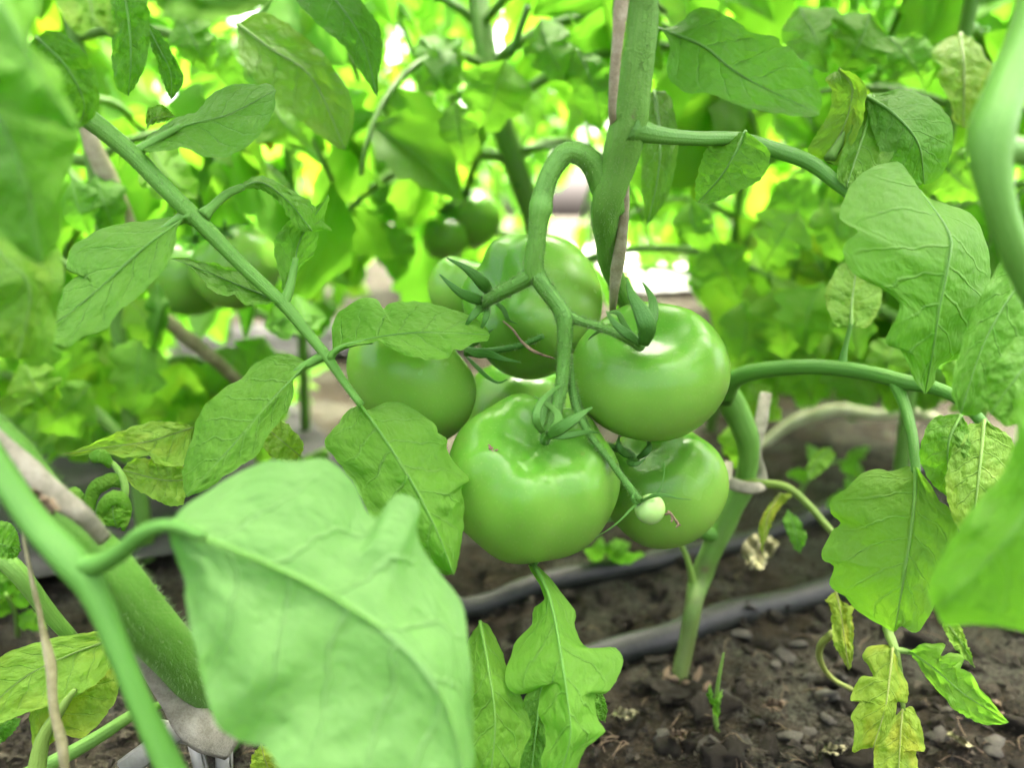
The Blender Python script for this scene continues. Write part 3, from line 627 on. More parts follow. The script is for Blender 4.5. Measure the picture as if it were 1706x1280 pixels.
tube('leaf_stalk', [(1040, 140, .34, 20), (1060, 110, .37, 12), (1080, 70, .41, 9), (1096, 47, .44, 7)], MAT['stalk'], plant, 16, 8, (0, .3, 0, 1))

# twine up the main stem
def strip(parent, pts, n=40, mat='twine', **kw):
    V, F, U = tube_geo(px_path(pts, n), 10, **kw); return obj('strand', V, F, MAT[mat], parent, U)
tw = thing('twine', 'tan twine running up the left side of the middle stem', 'twine', P(1030, 480, .38))
strip(tw, [(1043, -80, .302, 24), (1036, 0, .306, 24), (1030, 60, .310, 21), (1023, 130, .318, 17), (1020, 190, .328, 13), (1030, 235, .348, 10), (1050, 270, .362, 9)], flat=.6, wob=.25)
strip(tw, [(1046, 262, .352, 9), (1043, 300, .352, 12), (1040, 350, .358, 17), (1035, 400, .368, 19), (1028, 450, .380, 19), (1022, 500, .395, 14), (1020, 530, .42, 10)], flat=.6, wob=.25)
tw2 = thing('twine', 'pale ribbon of twine tied round the bare lower stem', 'twine', P(1262, 806, .53))
strip(tw2, [(1276, 655, .54, 18), (1268, 700, .53, 22), (1258, 750, .525, 21), (1268, 795, .53, 20), (1262, 815, .52, 22)], flat=.3, wob=.15, mat='strap')
strip(tw2, [(1215, 770, .53, 14), (1212, 800, .51, 20), (1238, 812, .505, 20), (1266, 812, .51, 18), (1276, 800, .53, 12)], flat=.3, wob=.15, mat='strap')

# ------------------------------------------------------------------ the plant at the left
lb = G(372, 1235)
left = thing('tomato_plant', 'tomato plant at the left with a thick hairy stem and crinkled leaves in front', 'tomato plant', Vector((lb.x, lb.y, 0)))
hp = [(-120, 640, .27, 84), (0, 752, .275, 84), (38, 796, .28, 84), (94, 870, .285, 86), (178, 953, .30, 88), (230, 1019, .315, 86), (281, 1078, .335, 82), (328, 1135, .36, 78), (360, 1190, .40, 70), (372, 1235, (lb - CAMP).dot(FWD), 62)]
hpp = px_path(hp, 70)
V, F, U = tube_geo(hpp, 20, wob=.06, uvlen=4); obj('stem', V, F, MAT['stalk'], left, U, (0.02, .62, 0, 1))
hairs(left, hpp, 5200, .0021, pr, MAT['hair'])
# crinkled compound leaf across the left half
rp = [(-20, 70, .315, 40), (60, 130, .32, 38), (110, 172, .325, 36), (160, 208, .33, 33), (220, 258, .335, 30), (280, 320, .34, 28), (330, 368, .345, 27), (400, 440, .352, 23), (470, 506, .358, 21), (510, 553, .361, 18), (545, 596, .363, 17), (575, 640, .363, 13), (602, 676, .362, 12)]
la = tube('leaf_stalk', rp, MAT['stalk'], left, 70, 14, (0, .66, 0, 1), ridge=.10)
hairs(la, px_path(rp, 70), 1300, .0012, pr, MAT['hair'])
def petiolule(pts, par=la, c=(0, .66, 0, 1)): return tube('leaflet_stalk', pts, MAT['stalk'], par, 12, 8, c)
petiolule([(222, 256, .335, 24), (236, 248, .337, 18), (262, 232, .34, 14), (300, 210, .343, 10)])
leaf(la, [(238, 247, .338), (300, 212, .342), (380, 190, .345), (459, 150, .35)], [(250, 224), (302, 193), (327, 186), (352, 158), (380, 142), (422, 140), (448, 139)], [(246, 254), (306, 247), (338, 260), (380, 260), (411, 243), (440, 215), (457, 180)], br=.35, tilt=(.012, -.008), rib=10)
leaf(la, [(244, 214, .345), (258, 196, .342), (292, 194, .345)], [(243, 185), (252, 177), (272, 175)], [(256, 206), (275, 202)], br=.5, y=.2, rib=5)
petiolule([(338, 360, .345, 26), (352, 346, .347, 16), (378, 323, .352, 14), (405, 311, .356, 12)])
leaf(la, [(398, 314, .356), (435, 304, .362), (480, 335, .368), (520, 385, .372)], [(423, 293), (446, 295), (470, 307), (493, 321), (525, 345)], [(434, 316), (453, 328), (470, 343), (482, 365), (500, 385)], br=.65, tilt=(.010, .0), rib=9)
petiolule([(320, 362, .343, 28), (305, 362, .343, 20), (285, 374, .342, 14), (262, 390, .341, 10)])
leaf(la, [(310, 362, .343), (240, 412, .335), (160, 485, .332), (90, 540, .332), (28, 577, .335)],
     [(295, 380), (292, 407), (281, 435), (264, 460), (229, 495), (197, 520), (176, 548), (137, 562), (113, 578), (88, 576), (70, 586), (45, 588)],
     [(280, 362), (240, 368), (180, 378), (130, 403), (112, 430), (116, 453), (150, 440), (134, 456), (105, 481), (102, 498), (70, 502), (53, 520), (46, 555), (30, 568)], br=.62, tilt=(-.006, .012), rib=9)
leaf(la, [(468, 503, .359), (410, 480, .356), (350, 455, .354), (287, 431, .356)], [(449, 506), (425, 509), (404, 505), (392, 493), (373, 493), (350, 482), (338, 468), (322, 449), (298, 436)], [(444, 490), (425, 468), (399, 449), (369, 444), (362, 437), (345, 437), (331, 434), (305, 428)], br=.45, tilt=(.0, .010), cup=-.006, rib=8)
petiolule([(470, 508, .358, 20), (480, 488, .36, 17), (486, 465, .362, 14), (493, 430, .363, 9)])
leaf(la, [(474, 500, .359), (490, 455, .363), (500, 400, .364), (547, 325, .368)], [(469, 472), (458, 430), (458, 397), (470, 381), (493, 357), (528, 341)], [(491, 463), (502, 444), (521, 425), (528, 404), (533, 383), (554, 385), (540, 367), (546, 341)], br=.6, tilt=(-.004, .014), rib=8)
petiolule([(540, 592, .363, 18), (522, 602, .363, 15), (500, 615, .362, 13), (480, 634, .361, 10)])
leaf(la, [(512, 606, .362), (455, 665, .355), (395, 735, .350), (310, 828, .350)], [(492, 592), (457, 591), (422, 608), (404, 629), (376, 646), (345, 671), (327, 702), (320, 731), (306, 773), (305, 812)], [(490, 632), (487, 667), (468, 699), (443, 731), (429, 759), (387, 785), (345, 815)], br=.62, tilt=(.010, -.004), quilt=.0014, ripple=.003, crinkle=.002, rib=8)
petiolule([(548, 598, .363, 17), (562, 583, .362, 11), (590, 573, .360, 9), (620, 570, .359, 7)])
leaf(la, [(556, 588, .362), (600, 568, .358), (680, 555, .352), (750, 555, .350), (816, 558, .352)], [(553, 570), (558, 529), (583, 508), (613, 495), (630, 499), (636, 516), (659, 504), (710, 504), (756, 516), (790, 529), (811, 546)],
     [(575, 578), (630, 569), (647, 580), (680, 592), (723, 600), (748, 596), (756, 584), (773, 584), (790, 571), (811, 568)], br=.62, tilt=(.014, -.008), rib=7)
leaf(la, [(600, 674, .362), (640, 730, .352), (690, 810, .346), (730, 890, .346), (756, 958, .350)],
     [(575, 689), (558, 715), (541, 731), (545, 748), (566, 774), (596, 816), (617, 862), (650, 900), (700, 935), (738, 957)],
     [(613, 683), (647, 670), (668, 670), (697, 685), (723, 706), (731, 723), (746, 731), (744, 748), (756, 769), (773, 786), (782, 801), (769, 812), (773, 833), (773, 858), (769, 900), (762, 940)], br=.62, tilt=(.010, .012), quilt=.0014, ripple=.003, crinkle=.002, rib=9)
# big blurred leaf nearest the camera
lbk = tube('leaf_stalk', [(-60, 690, .245, 44), (0, 788, .24, 44), (55, 870, .238, 46), (115, 935, .237, 54), (155, 990, .237, 44), (195, 1080, .236, 38), (228, 1165, .235, 38), (262, 1240, .235, 42), (310, 1340, .235, 48)], MAT['stalk'], left, 46, 14, (0, .18, 0, 1), ridge=.14, wob=.06)
tube('leaflet_stalk', [(120, 945, .237, 40), (165, 940, .236, 34), (205, 918, .232, 30), (240, 888, .228, 28), (285, 876, .225, 22), (340, 895, .222, 14)], MAT['stalk'], lbk, 22, 12, (0, .22, 0, 1))
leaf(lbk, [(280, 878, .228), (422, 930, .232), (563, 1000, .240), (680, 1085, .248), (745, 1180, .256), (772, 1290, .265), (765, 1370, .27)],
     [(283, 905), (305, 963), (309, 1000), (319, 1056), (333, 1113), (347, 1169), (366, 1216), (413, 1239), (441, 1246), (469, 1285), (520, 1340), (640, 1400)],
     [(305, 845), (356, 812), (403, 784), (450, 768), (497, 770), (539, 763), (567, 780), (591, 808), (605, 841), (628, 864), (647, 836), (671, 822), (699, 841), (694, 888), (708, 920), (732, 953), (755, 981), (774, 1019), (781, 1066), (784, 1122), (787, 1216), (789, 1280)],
     br=.55, sky_sheen=.22, tilt=(.004, .010), quilt=.0010, ripple=.004, up=.42, n=90, m=14, rib=16)
# yellowing leaves behind
leaf(left, [(322, 712, .40), (250, 735, .395), (180, 745, .395), (105, 757, .40)], [(306, 774), (259, 773), (257, 760), (225, 764), (197, 762), (179, 755), (158, 755), (116, 761)], [(299, 703), (246, 705), (197, 720), (148, 741)], y=.45, br=.9, rib=5)
leaf(left, [(312, 800, .395), (270, 800, .39), (202, 783, .395)], [(306, 838), (281, 843), (246, 826), (218, 808)], [(306, 777), (257, 766), (229, 764), (211, 773)], y=.45, br=.85, rib=5)
leaf(left, [(500, 760, .40), (470, 735, .395), (440, 710, .40)], [(490, 775), (450, 760), (436, 735)], [(505, 740), (480, 708), (455, 700)], y=.5, br=.8, rib=4)
leaf(left, [(205, 1060, .37), (120, 1090, .36), (40, 1130, .36), (-40, 1200, .37)], [(175, 1125), (120, 1165), (40, 1190), (-20, 1215)], [(200, 1050), (127, 1058), (70, 1068), (0, 1095), (-40, 1130)], y=.35, br=.85, rib=8)
leaf(left, [(60, 1270, .35), (110, 1170, .345), (150, 1130, .345), (205, 1095, .35)], [(50, 1180), (90, 1120), (120, 1090), (160, 1085)], [(100, 1228), (140, 1228), (185, 1180), (203, 1130)], y=.7, br=.9, rib=12)
leaf(left, [(-20, 900, .33), (10, 910, .33), (35, 918, .335)], [(0, 870), (25, 880)], [(0, 930), (25, 930)], br=.6, rib=5)
tube('leaf_stalk', [(60, 1290, .35, 30), (72, 1230, .348, 22), (100, 1185, .346, 16), (125, 1150, .345, 8)], MAT['stalk'], left, 16, 8, (.3, .9, 0, 1))
leaf(left, [(20, 1195, .36), (0, 1215, .357), (-30, 1240, .36)], [(-5, 1190), (-25, 1205)], [(35, 1200), (20, 1225), (-10, 1245)], br=.75, rib=4)
leaf(left, [(450, 1290, .37), (440, 1262, .365), (435, 1240, .37)], [(420, 1285), (420, 1260)], [(475, 1290), (470, 1260)], y=.8, br=.8, rib=4)
tube('leaf_stalk', [(-30, 900, .36, 34), (30, 955, .36, 30), (80, 1020, .37, 26), (120, 1065, .38, 22)], MAT['stalk'], left, 20, 10, (.1, .7, 0, 1))
tube('leaf_stalk', [(30, 1300, .38, 26), (110, 1260, .38, 24), (170, 1225, .385, 22), (225, 1190, .39, 18), (270, 1175, .40, 12)], MAT['stalk'], left, 20, 10, (.1, .8, .6, 1))
tube('dried_stalk', [(36, 880, .285, 3), (52, 960, .285, 8), (70, 1040, .287, 10), (82, 1100, .288, 13), (90, 1180, .29, 15), (104, 1250, .292, 17), (112, 1320, .295, 17)], MAT['straw'], left, 60, 9, wob=.7)
# little curling shoot
sh = tube('side_shoot', [(160, 905, .335, 20), (170, 870, .33, 14), (200, 850, .328, 12), (208, 810, .328, 13), (190, 775, .33, 10), (165, 765, .332, 8)], MAT['stalk'], left, 22, 8, (.15, .85, 0, 1))
for q in ([(150, 868, .328), (152, 830, .326), (165, 808, .325), (190, 800, .326)], [(165, 880, .325), (172, 845, .32), (195, 828, .321), (212, 850, .324), (205, 885, .327)], [(148, 840, .328), (130, 828, .326), (122, 822, .327), (118, 815, .328)], [(185, 778, .33), (175, 764, .327), (165, 760, .327), (152, 765, .33)], [(150, 815, .33), (165, 812, .326), (185, 800, .326), (205, 806, .33)]):
    V, F, U = tube_geo(px_path([(*p, w) for p, w in zip(q, (10, 20, 24, 16, 6))], 16), 8, flat=.35); obj('curled_leaf', V, F, MAT['leaf'], sh, U, (.15, .95, 0, 1))
leaf(left, [(195, 880, .322), (188, 855, .318), (190, 825, .321)], [(165, 870), (163, 845), (172, 828)], [(213, 875), (217, 850), (208, 830)], br=.9, y=.1, rib=4)
for (x, y, a) in ((262, 1000, .5), (258, 985, 1.2), (268, 995, -.2)):
    leaf(left, [(x - 14, y - 4, .36), (x, y, .358), (x + 10 * math.cos(a), y - 10 * math.sin(a), .36)], [(x - 5, y - 9)], [(x - 4, y + 7)], br=.8, rib=False, n=14, m=3)
# blurred leaves in the upper left corner, close to the lens
leaf(left, [(-60, -60, .20), (10, 20, .20), (60, 110, .205), (130, 216, .215)], [(-120, 60), (-60, 140), (20, 190), (60, 200), (90, 205), (115, 218)], [(60, -60), (66, 0), (48, 55), (55, 75), (90, 108), (106, 130), (106, 155), (130, 195)], br=.75, tilt=(.01, .01), ripple=.004, rib=14)
leaf(left, [(-60, 100, .225), (0, 200, .22), (45, 310, .225), (70, 440, .24)], [(-120, 220), (-60, 330), (10, 400), (40, 425)], [(40, 150), (115, 205), (134, 228), (122, 265), (112, 300), (104, 345), (100, 400)], br=.4, tilt=(.01, .015), ripple=.004, rib=12)
leaf(left, [(-60, 330, .27), (0, 420, .265), (50, 480, .265), (30, 600, .28)], [(-90, 430), (-60, 530), (-10, 590)], [(0, 350), (80, 390), (105, 440), (100, 500), (85, 580), (60, 610)], br=.4, y=.18, tilt=(.01, .01), ripple=.004, rib=10)
leaf(left, [(60, 60, .30), (110, 110, .30), (140, 170, .305), (130, 215, .31)], [(40, 90), (60, 150), (95, 190)], [(90, 50), (130, 75), (150, 100), (165, 145), (160, 190)], br=.12, rib=10, up=0)
leaf(left, [(140, -40, .27), (150, 0, .268), (158, 30, .268), (188, 62, .272)], [(92, -10), (109, 32), (130, 58), (141, 56), (151, 39), (168, 46)], [(178, -20), (186, 25), (197, 49)], br=.85, y=.3, rib=8)
leaf(left, [(205, -30, .33), (215, 40, .33), (218, 100, .33), (214, 159, .335)], [(180, -10), (186, 46), (186, 102), (190, 134), (198, 151)], [(240, -10), (250, 39), (246, 91), (239, 120), (226, 141)], br=.15, rib=10, up=0)
leaf(left, [(244, 38, .345), (265, 80, .342), (284, 120, .342), (285, 166, .345)], [(250, 70), (262, 105), (272, 140)], [(268, 55), (292, 98), (306, 127), (298, 150)], br=.05, rib=6, up=0)
leaf(left, [(215, -60, .19), (290, -20, .185), (380, 0, .185), (470, -20, .19)], [(250, 5), (300, 36), (360, 35), (420, 20), (455, 0)], [(250, -90), (320, -90), (400, -80), (460, -60)], br=.05, y=.1, ripple=.004, rib=6)
leaf(left, [(500, -60, .46), (560, 0, .455), (605, 70, .455), (628, 160, .465)], [(480, -20), (530, 40), (575, 80), (600, 120)], [(560, -60), (610, 10), (636, 60), (632, 120)], br=.15, rib=10)
leaf(left, [(395, 38, .50), (450, 80, .495), (520, 130, .50), (575, 250, .51)], [(400, 90), (440, 150), (500, 200), (550, 240)], [(440, 20), (520, 70), (575, 140), (590, 200)], br=.35, y=.2, rib=10)

# ------------------------------------------------------------------ white strap and clip by the hairy stem
st = thing('twine', 'frayed white strap wound along the thick hairy stem at lower left', 'strap', P(130, 850, .27))
strip(st, [(-40, 705, .262, 40), (0, 745, .262, 46), (50, 790, .263, 44), (100, 832, .266, 38), (140, 862, .270, 30), (175, 900, .285, 26)], flat=.3, wob=.2, mat='strap')
strip(st, [(175, 990, .320, 20), (205, 1035, .325, 26), (240, 1095, .335, 28), (275, 1150, .345, 36), (310, 1195, .355, 52), (350, 1220, .36, 60), (390, 1240, .37, 50)], flat=.35, wob=.25, mat='strap')
dl = thing('dead_leaf', 'scrap of brown dead leaf stuck beside the white strap', 'dead leaf', P(60, 840, .27))
V, F, U = leaf_geo([(32, 815, .262), (55, 840, .258), (75, 868, .262)], [(38, 850), (50, 870)], [(60, 815), (100, 845)], n=20, m=5, jag=8, ripple=.006); obj('blade', V, F, MAT['dry'], dl, U)
cl = thing('plant_clip', 'translucent white plastic plant clip at the foot of the hairy stem', 'clip', P(300, 1250, .375))
def bar(a, b, w, h, par, name, mat):
    a, b = Vector(a), Vector(b); T = (b - a).normalized(); S = T.cross(FWD).normalized(); Nn = S.cross(T)
    V = []
    for e, ins in ((a, 0), (b, 0)):
        for sx, sy in ((-1, -1), (1, -1), (1, 1), (-1, 1)): V.append(e + S * sx * w / 2 + Nn * sy * h / 2)
    import bmesh
    bm = bmesh.new(); vs = [bm.verts.new(v - root_of(par).location) for v in V]
    for f in ((3, 2, 1, 0), (4, 5, 6, 7), (0, 1, 5, 4), (1, 2, 6, 5), (2, 3, 7, 6), (3, 0, 4, 7)): bm.faces.new([vs[i] for i in f])
    bmesh.ops.bevel(bm, geom=bm.edges[:], offset=min(w, h) * .22, segments=2, affect='EDGES')
    me = bpy.data.meshes.new(name); bm.to_mesh(me); bm.free(); me.materials.append(mat); me.polygons.foreach_set('use_smooth', [True] * len(me.polygons))
    return link(name, me, par)
for (x0, y0, x1, y1, w, d) in ((205, 1285, 300, 1215, .010, .372), (255, 1215, 385, 1235, .009, .378), (372, 1215, 375, 1300, .0075, .372), (322, 1228, 340, 1300, .006, .368)):
    bar(P(x0, y0, d), P(x1, y1, d), w, .004, cl, 'clip_arm', MAT['clip'])

# ------------------------------------------------------------------ the plant at the right edge, close to the lens
rb = G(1890, 1100)
right = thing('tomato_plant', 'tomato plant at the right edge, blurred stem and big leaf close to the camera', 'tomato plant', Vector((rb.x, rb.y, 0)))
tube('stem', [(1745, -60, .245, 64), (1712, 60, .24, 64), (1675, 150, .236, 66), (1652, 220, .234, 74), (1652, 280, .234, 62), (1670, 360, .236, 50), (1702, 440, .24, 50), (1760, 560, .25, 50), (1850, 800, .30, 55), (1890, 1100, (rb - CAMP).dot(FWD), 40)], MAT['stalk'], right, 60, 16, (0, .6, 0, 1), wob=.04)
tube('leaf_stalk', [(1650, 250, .234, 64), (1690, 250, .236, 46), (1740, 262, .24, 44), (1800, 300, .25, 40)], MAT['stalk'], right, 18, 12, (0, .6, 0, 1))
leaf(right, [(1780, 620, .215), (1740, 760, .205), (1690, 880, .205), (1560, 1020, .21)], [(1700, 660), (1690, 740), (1660, 800), (1610, 860), (1572, 920), (1545, 980)], [(1860, 760), (1850, 950), (1780, 1060), (1700, 1052), (1620, 1040), (1570, 1042)], br=.35, up=-.15, tilt=(.012, .01), ripple=.004, rib=False)
leaf(right, [(1760, 560, .30), (1700, 620, .295), (1650, 690, .30)], [(1700, 560), (1655, 610), (1635, 660)], [(1770, 640), (1720, 690), (1680, 710)], br=.4, rib=8)
leaf(right, [(1760, 420, .33), (1700, 470, .325), (1640, 570, .33), (1600, 690, .34)], [(1690, 420), (1640, 480), (1600, 580), (1585, 650)], [(1780, 500), (1730, 580), (1680, 640), (1630, 690)], br=.55, tilt=(0, .01), rib=10)

# ------------------------------------------------------------------ plants behind: generic leaves
def blade_mesh(seed, n=14, m=4):
    """a lobed, drooping tomato leaflet of length 1 along +X."""
    r = random.Random(seed); V, F, U = [], [], []
    droop = r.uniform(.10, .55); fold = r.uniform(.10, .55); nl = r.choice((3, 3.5, 4)); wid = r.uniform(.24, .34); tw = r.uniform(-.5, .5); sw = r.uniform(-.15, .15)
    for i in range(n):
        t = i / (n - 1)
        for j in range(2 * m + 1):
            u = (j - m) / m; a = abs(u); s = -1 if u < 0 else 1
            saw = ((t * nl + (.3 if u > 0 else 0)) % 1)
            w = wid * math.sin(math.pi * min(t ** .72, 1)) ** .75 * (1 + .34 * (saw - .5) * (1 if t < .9 else .3)) if 0 < t < 1 else .012
            x = t + a * w * .45 * (1 - t); y = u * w + sw * t * t
            z = -droop * t * t + fold * a * w - .10 * a * a * w + .05 * noise.noise(Vector((t * 4, u * 2, seed * 3.3)))
            ang = tw * t; z += y * math.sin(ang)
            V.append(Vector((x, y, z))); U.append((u * .5 + .5, t))
    w = 2 * m + 1
    for i in range(n - 1):
        for j in range(w - 1):
            k = i * w + j; F.append((k, k + 1, k + w + 1, k + w))
    return V, F, U
BLADES = [blade_mesh(s) for s in range(10)]
BM = [make_mesh('leaflet', v, f, u, True, MAT['leaf_behind']) for v, f, u in BLADES]
def rachis_design(seed):
    """a compound leaf of reach 1: stalk path plus leaflets as (blade index, matrix)."""
    r = random.Random(seed); pts = []; L = 0; p = Vector((0, 0, 0)); pitch = r.uniform(.1, .7); bend = r.uniform(1.0, 2.2); side = r.uniform(-.3, .3)
    n = 12
    for i in range(n):
        t = i / (n - 1); pts.append((p.copy(), .016 * (1 - .7 * t) + .003))
        a = pitch - bend * t; p = p + Vector((math.cos(a), side * t, math.sin(a))) / (n - 1)
    items = []
    for t, ln in ((.36, .26), (.40, .24), (.50, .11), (.62, .36), (.66, .34), (.76, .12), (.84, .36), (.86, .34), (1.0, .46)):
        i = min(int(t * (n - 1)), n - 2); base = pts[min(int(round(t * (n - 1))), n - 1)][0]
        T = (pts[i + 1][0] - pts[i][0]).normalized()
        k = len(items); sgn = 0 if t == 1.0 else (1 if k % 2 else -1)
        q = Vector((1, 0, 0)).rotation_difference(T).to_matrix().to_4x4()
        M = Matrix.Translation(base) @ q @ Matrix.Rotation(sgn * r.uniform(.8, 1.25), 4, 'Z') @ Matrix.Rotation(r.uniform(.0, .9), 4, 'Y') @ Matrix.Rotation(r.uniform(-.6, .6), 4, 'X') @ Matrix.Scale(ln * r.uniform(.85, 1.2), 4)
        items.append((r.randrange(10), M))
    v, f, u = tube_geo(pts, 6)
    return (v, f, u), items
DES = [rachis_design(100 + s) for s in range(7)]
DM = [make_mesh('leaf_stalk', *d[0], True, MAT['stalk']) for d in DES]
JOIN = {}
def joined_mesh(k):
    if k not in JOIN:
        (v, f, u), items = DES[k]; V, F, U = list(v), list(f), list(u); mi = [1] * len(f)
        for b, M in items:
            bv, bf, bu = BLADES[b]; o = len(V); V += [M @ q for q in bv]; F += [tuple(i + o for i in q) for q in bf]; U += bu; mi += [0] * len(bf)
        me = make_mesh('leaf', V, F, U, True, MAT['leaf_behind']); me.materials.append(MAT['stalk']); me.polygons.foreach_set('material_index', mi); JOIN[k] = me
    return JOIN[k]
GAPS = [(945, 330, 45), (950, 420, 50), (1090, 430, 50), (870, 190, 10), (915, 185, 10), (1290, 50, 12), (1290, 215, 12), (1430, 35, 12), (430, 50, 12), (480, 255, 14), (905, 60, 16), (560, 90, 14), (1340, 300, 16), (640, 470, 30), (820, 340, 22), (1245, 320, 14), (700, 150, 14), (1660, 300, 16), (1120, 100, 14)]
FRUIT = [(392, 435, 60, .70), (318, 450, 50, .74), (782, 355, 50, .95), (742, 385, 40, .93), (790, 290, 40, .9), (850, 260, 60, .75)]
def gap(x, y, r):
    return any((x - gx) ** 2 + (y - gy) ** 2 < (gr + r) ** 2 for gx, gy, gr in GAPS)
def allowed(c, rad):
    """keeps the sight line to the near cluster, the soil and the film open, as the pruned lower stems do in the place."""
    x, y, d = proj(c)
    if d > .62 and gap(x, y, rad * FPX / d * .5): return False
    if any((x - gx) ** 2 + (y - gy) ** 2 < (gr + rad * FPX / max(d, .05) * .6) ** 2 and d < gd for gx, gy, gr, gd in FRUIT): return False
    rp_ = rad * FPX / max(d, .05)
    if -200 < x < 1900 and -200 < y < 1480:
        if d < .62: return False
        if y + rp_ * .4 > (735 if x < 470 else 455 if x < 720 else 520 if x < 1180 else 600): return False
    elif c.y < .42 and (c - CAMP).length < .9: return False
    return True
UPPER = {}
def back_plant(label, base, seed, height_=1.7, nleaf=40, size=.27, zlo=.16, lean=(0, 0), mode='full', group='tomato plants of the rows behind', yellow=.04, stem_w=.0062, own=None):
    r = random.Random(seed)
    t = thing('tomato_plant', label, 'tomato plant', Vector((base.x, base.y, 0)), group)
    pts = []
    for i in range(9):
        f = i / 8; pts.append((base.x + lean[0] * f + .02 * math.sin(f * 7 + seed), base.y + lean[1] * f + .02 * math.cos(f * 5 + seed * 2), height_ * f, stem_w * (1.1 - .5 * f)))
    if own: pts = [(*q, stem_w * 1.1) for q in own]
    pth = w_path(pts, 36); V, F, U = tube_geo(pth, 9, wob=.1, uvlen=10)
    obj('stem', V, F, MAT['stalk'], t, U, (.1, .35, .5, 1))
    ga = r.random() * 6.28; UV, UF, UU = [], [], []
    for i in range(nleaf):
        lo = zlo + (.62 if mode == 'full' else .95) * (i + r.random() * .6) / (nleaf * .62)
        f = (lo if i < nleaf * .62 else .8 + (height_ - .8) * r.random()) / height_
        f = min(f, .99)
        p = pth[min(int(f * 35), 35)][0]; ga += 2.4 + r.uniform(-.5, .5)
        s = size * r.uniform(.75, 1.2); k = r.randrange(len(DES))
        M = Matrix.Translation(p - t.location) @ Matrix.Rotation(ga, 4, 'Z') @ Matrix.Rotation(r.uniform(-.25, .25), 4, 'X') @ Matrix.Scale(s, 4)
        col = (max(0, r.gauss(yellow, .09)) * (1.6 if f < .25 else 1), min(1, max(0, r.gauss(.55, .25))), 0, 1)
        its = [(b, Mi) for b, Mi in DES[k][1] if allowed(t.location + (M @ Mi) @ Vector((.5, 0, -.1)), s * .16)]
        if not its: continue
        ctr = t.location + M @ Vector((.6, 0, -.1)); x, y, d = proj(ctr)
        seen = d > 0 and -150 < x < 1856 and -170 < y < 1400
        if not allowed(ctr, 0.0) and len(its) < 3: continue
        if not seen:
            for b, Mi in its:
                bv, bf, bu = BLADES[b]; o = len(UV); UV += [t.location + M @ (Mi @ q) for q in bv]; UF += [tuple(i2 + o for i2 in q) for q in bf]; UU += bu
        elif mode == 'full':
            lf = link('leaf_stalk', DM[k], t, (.1, .5, 0, 1)); lf.matrix_basis = M
            for b, Mi in its:
                q = link('leaflet', BM[b], lf, (col[0], min(1, max(0, col[1] + r.uniform(-.15, .15))), 0, 1)); q.matrix_basis = Mi
        elif len(its) > 5:
            q = link('leaf', joined_mesh(k), t, col); q.matrix_basis = M
    if UV:
        o = obj('unseen_upper_foliage', UV, UF, MAT['leaf_behind'], t, UU, (yellow, .55, 0, 1)); tag(o, kind='stuff')
    return t
pl = lambda a, b: rowp(a, b)
bp_mid = back_plant('tomato plant right behind the cluster, its stem left of the middle stem', G(985, 700), 1, nleaf=40, stem_w=.0095, own=[G(985, 700), P(930, 520, .88), P(884, 350, .76), P(862, 290, .74), P(846, 230, .74), P(826, 165, .74), P(800, 20, .76), P(790, -200, .80), P(800, -500, .85), P(820, -1200, .9)])
bp_left = back_plant('tomato plant behind the crinkled leaves at the left, carrying blurred tomatoes', Vector(P(165, 355, 0.66)), 2, zlo=.05, nleaf=40, lean=(.02, -.02), yellow=.08)
back_plant('tomato plant behind the upper left corner leaves', Vector(P(-60, 355, 0.95)), 3, zlo=.05, nleaf=40)
bp_right = back_plant('tomato plant behind the right petiole, foliage filling the upper right', Vector(P(1572, 355, 0.72)), 4, nleaf=40, yellow=.08)
back_plant('tomato plant at far right behind the blurred right stem', Vector(P(1790, 355, 0.85)), 5, nleaf=40, yellow=.08)
back_plant('tomato plant between the middle stem and the right foliage, farther back', Vector(P(1215, 355, 1.05)), 6, nleaf=40, yellow=.08)
bp_flower = back_plant('tomato plant behind the yellow flower, left of the arched stalk', Vector(P(470, 355, 1)), 7, zlo=.05, nleaf=40)
bp_far = back_plant('tomato plant in the right background above the pale fallen stem', Vector(P(1420, 355, 1.15)), 8, nleaf=40, yellow=.15)
r9 = random.Random(99)
for i in range(11):
    back_plant('one of the far blurred tomato plants in the next row', pl(-1.7 + .42 * i + r9.uniform(-.05, .05), 1.45 + r9.uniform(-.1, .1)), 20 + i, nleaf=40, mode='leaf', group='tomato plants of the next row', yellow=.08, height_=1.8)
for i in range(14):
    back_plant('one of the far blurred tomato plants in the third row', pl(-2.2 + .5 * i + r9.uniform(-.05, .05), 2.5 + r9.uniform(-.15, .15)), 50 + i, nleaf=40, mode='leaf', group='tomato plants of the third row', yellow=.0, size=.32, height_=1.8)
def far_mass():
    r = random.Random(5); V, F, U = [], [], []
    for i in range(2600):
        p = pl(r.uniform(-6, 10), r.choice((3.7, 4.9, 6.2, 8)) + r.uniform(-.25, .25)); z = r.uniform(.25, 1.9) if r.random() < .8 else r.uniform(.1, 2.2)
        M = Matrix.Translation(Vector((p.x, p.y, z))) @ Matrix.Rotation(r.random() * 6.28, 4, 'Z') @ Matrix.Rotation(r.uniform(-.3, 1.2), 4, 'Y') @ Matrix.Scale(r.uniform(.14, .26), 4)
        gx, gy, gd = proj(M @ Vector((.5, 0, -.1)))
        if gd < .6 or gap(gx, gy, .03 * FPX / gd): continue
        bv, bf, bu = BLADES[r.randrange(10)]; o = len(V); V += [M @ q for q in bv]; F += [tuple(k + o for k in q) for q in bf]; U += bu
    o = obj('far_foliage', V, F, MAT['leaf_behind'], None, U, (.0, .6, 0, 1)); tag(o, 'mass of blurred tomato foliage in the farthest rows', kind='stuff')
far_mass()

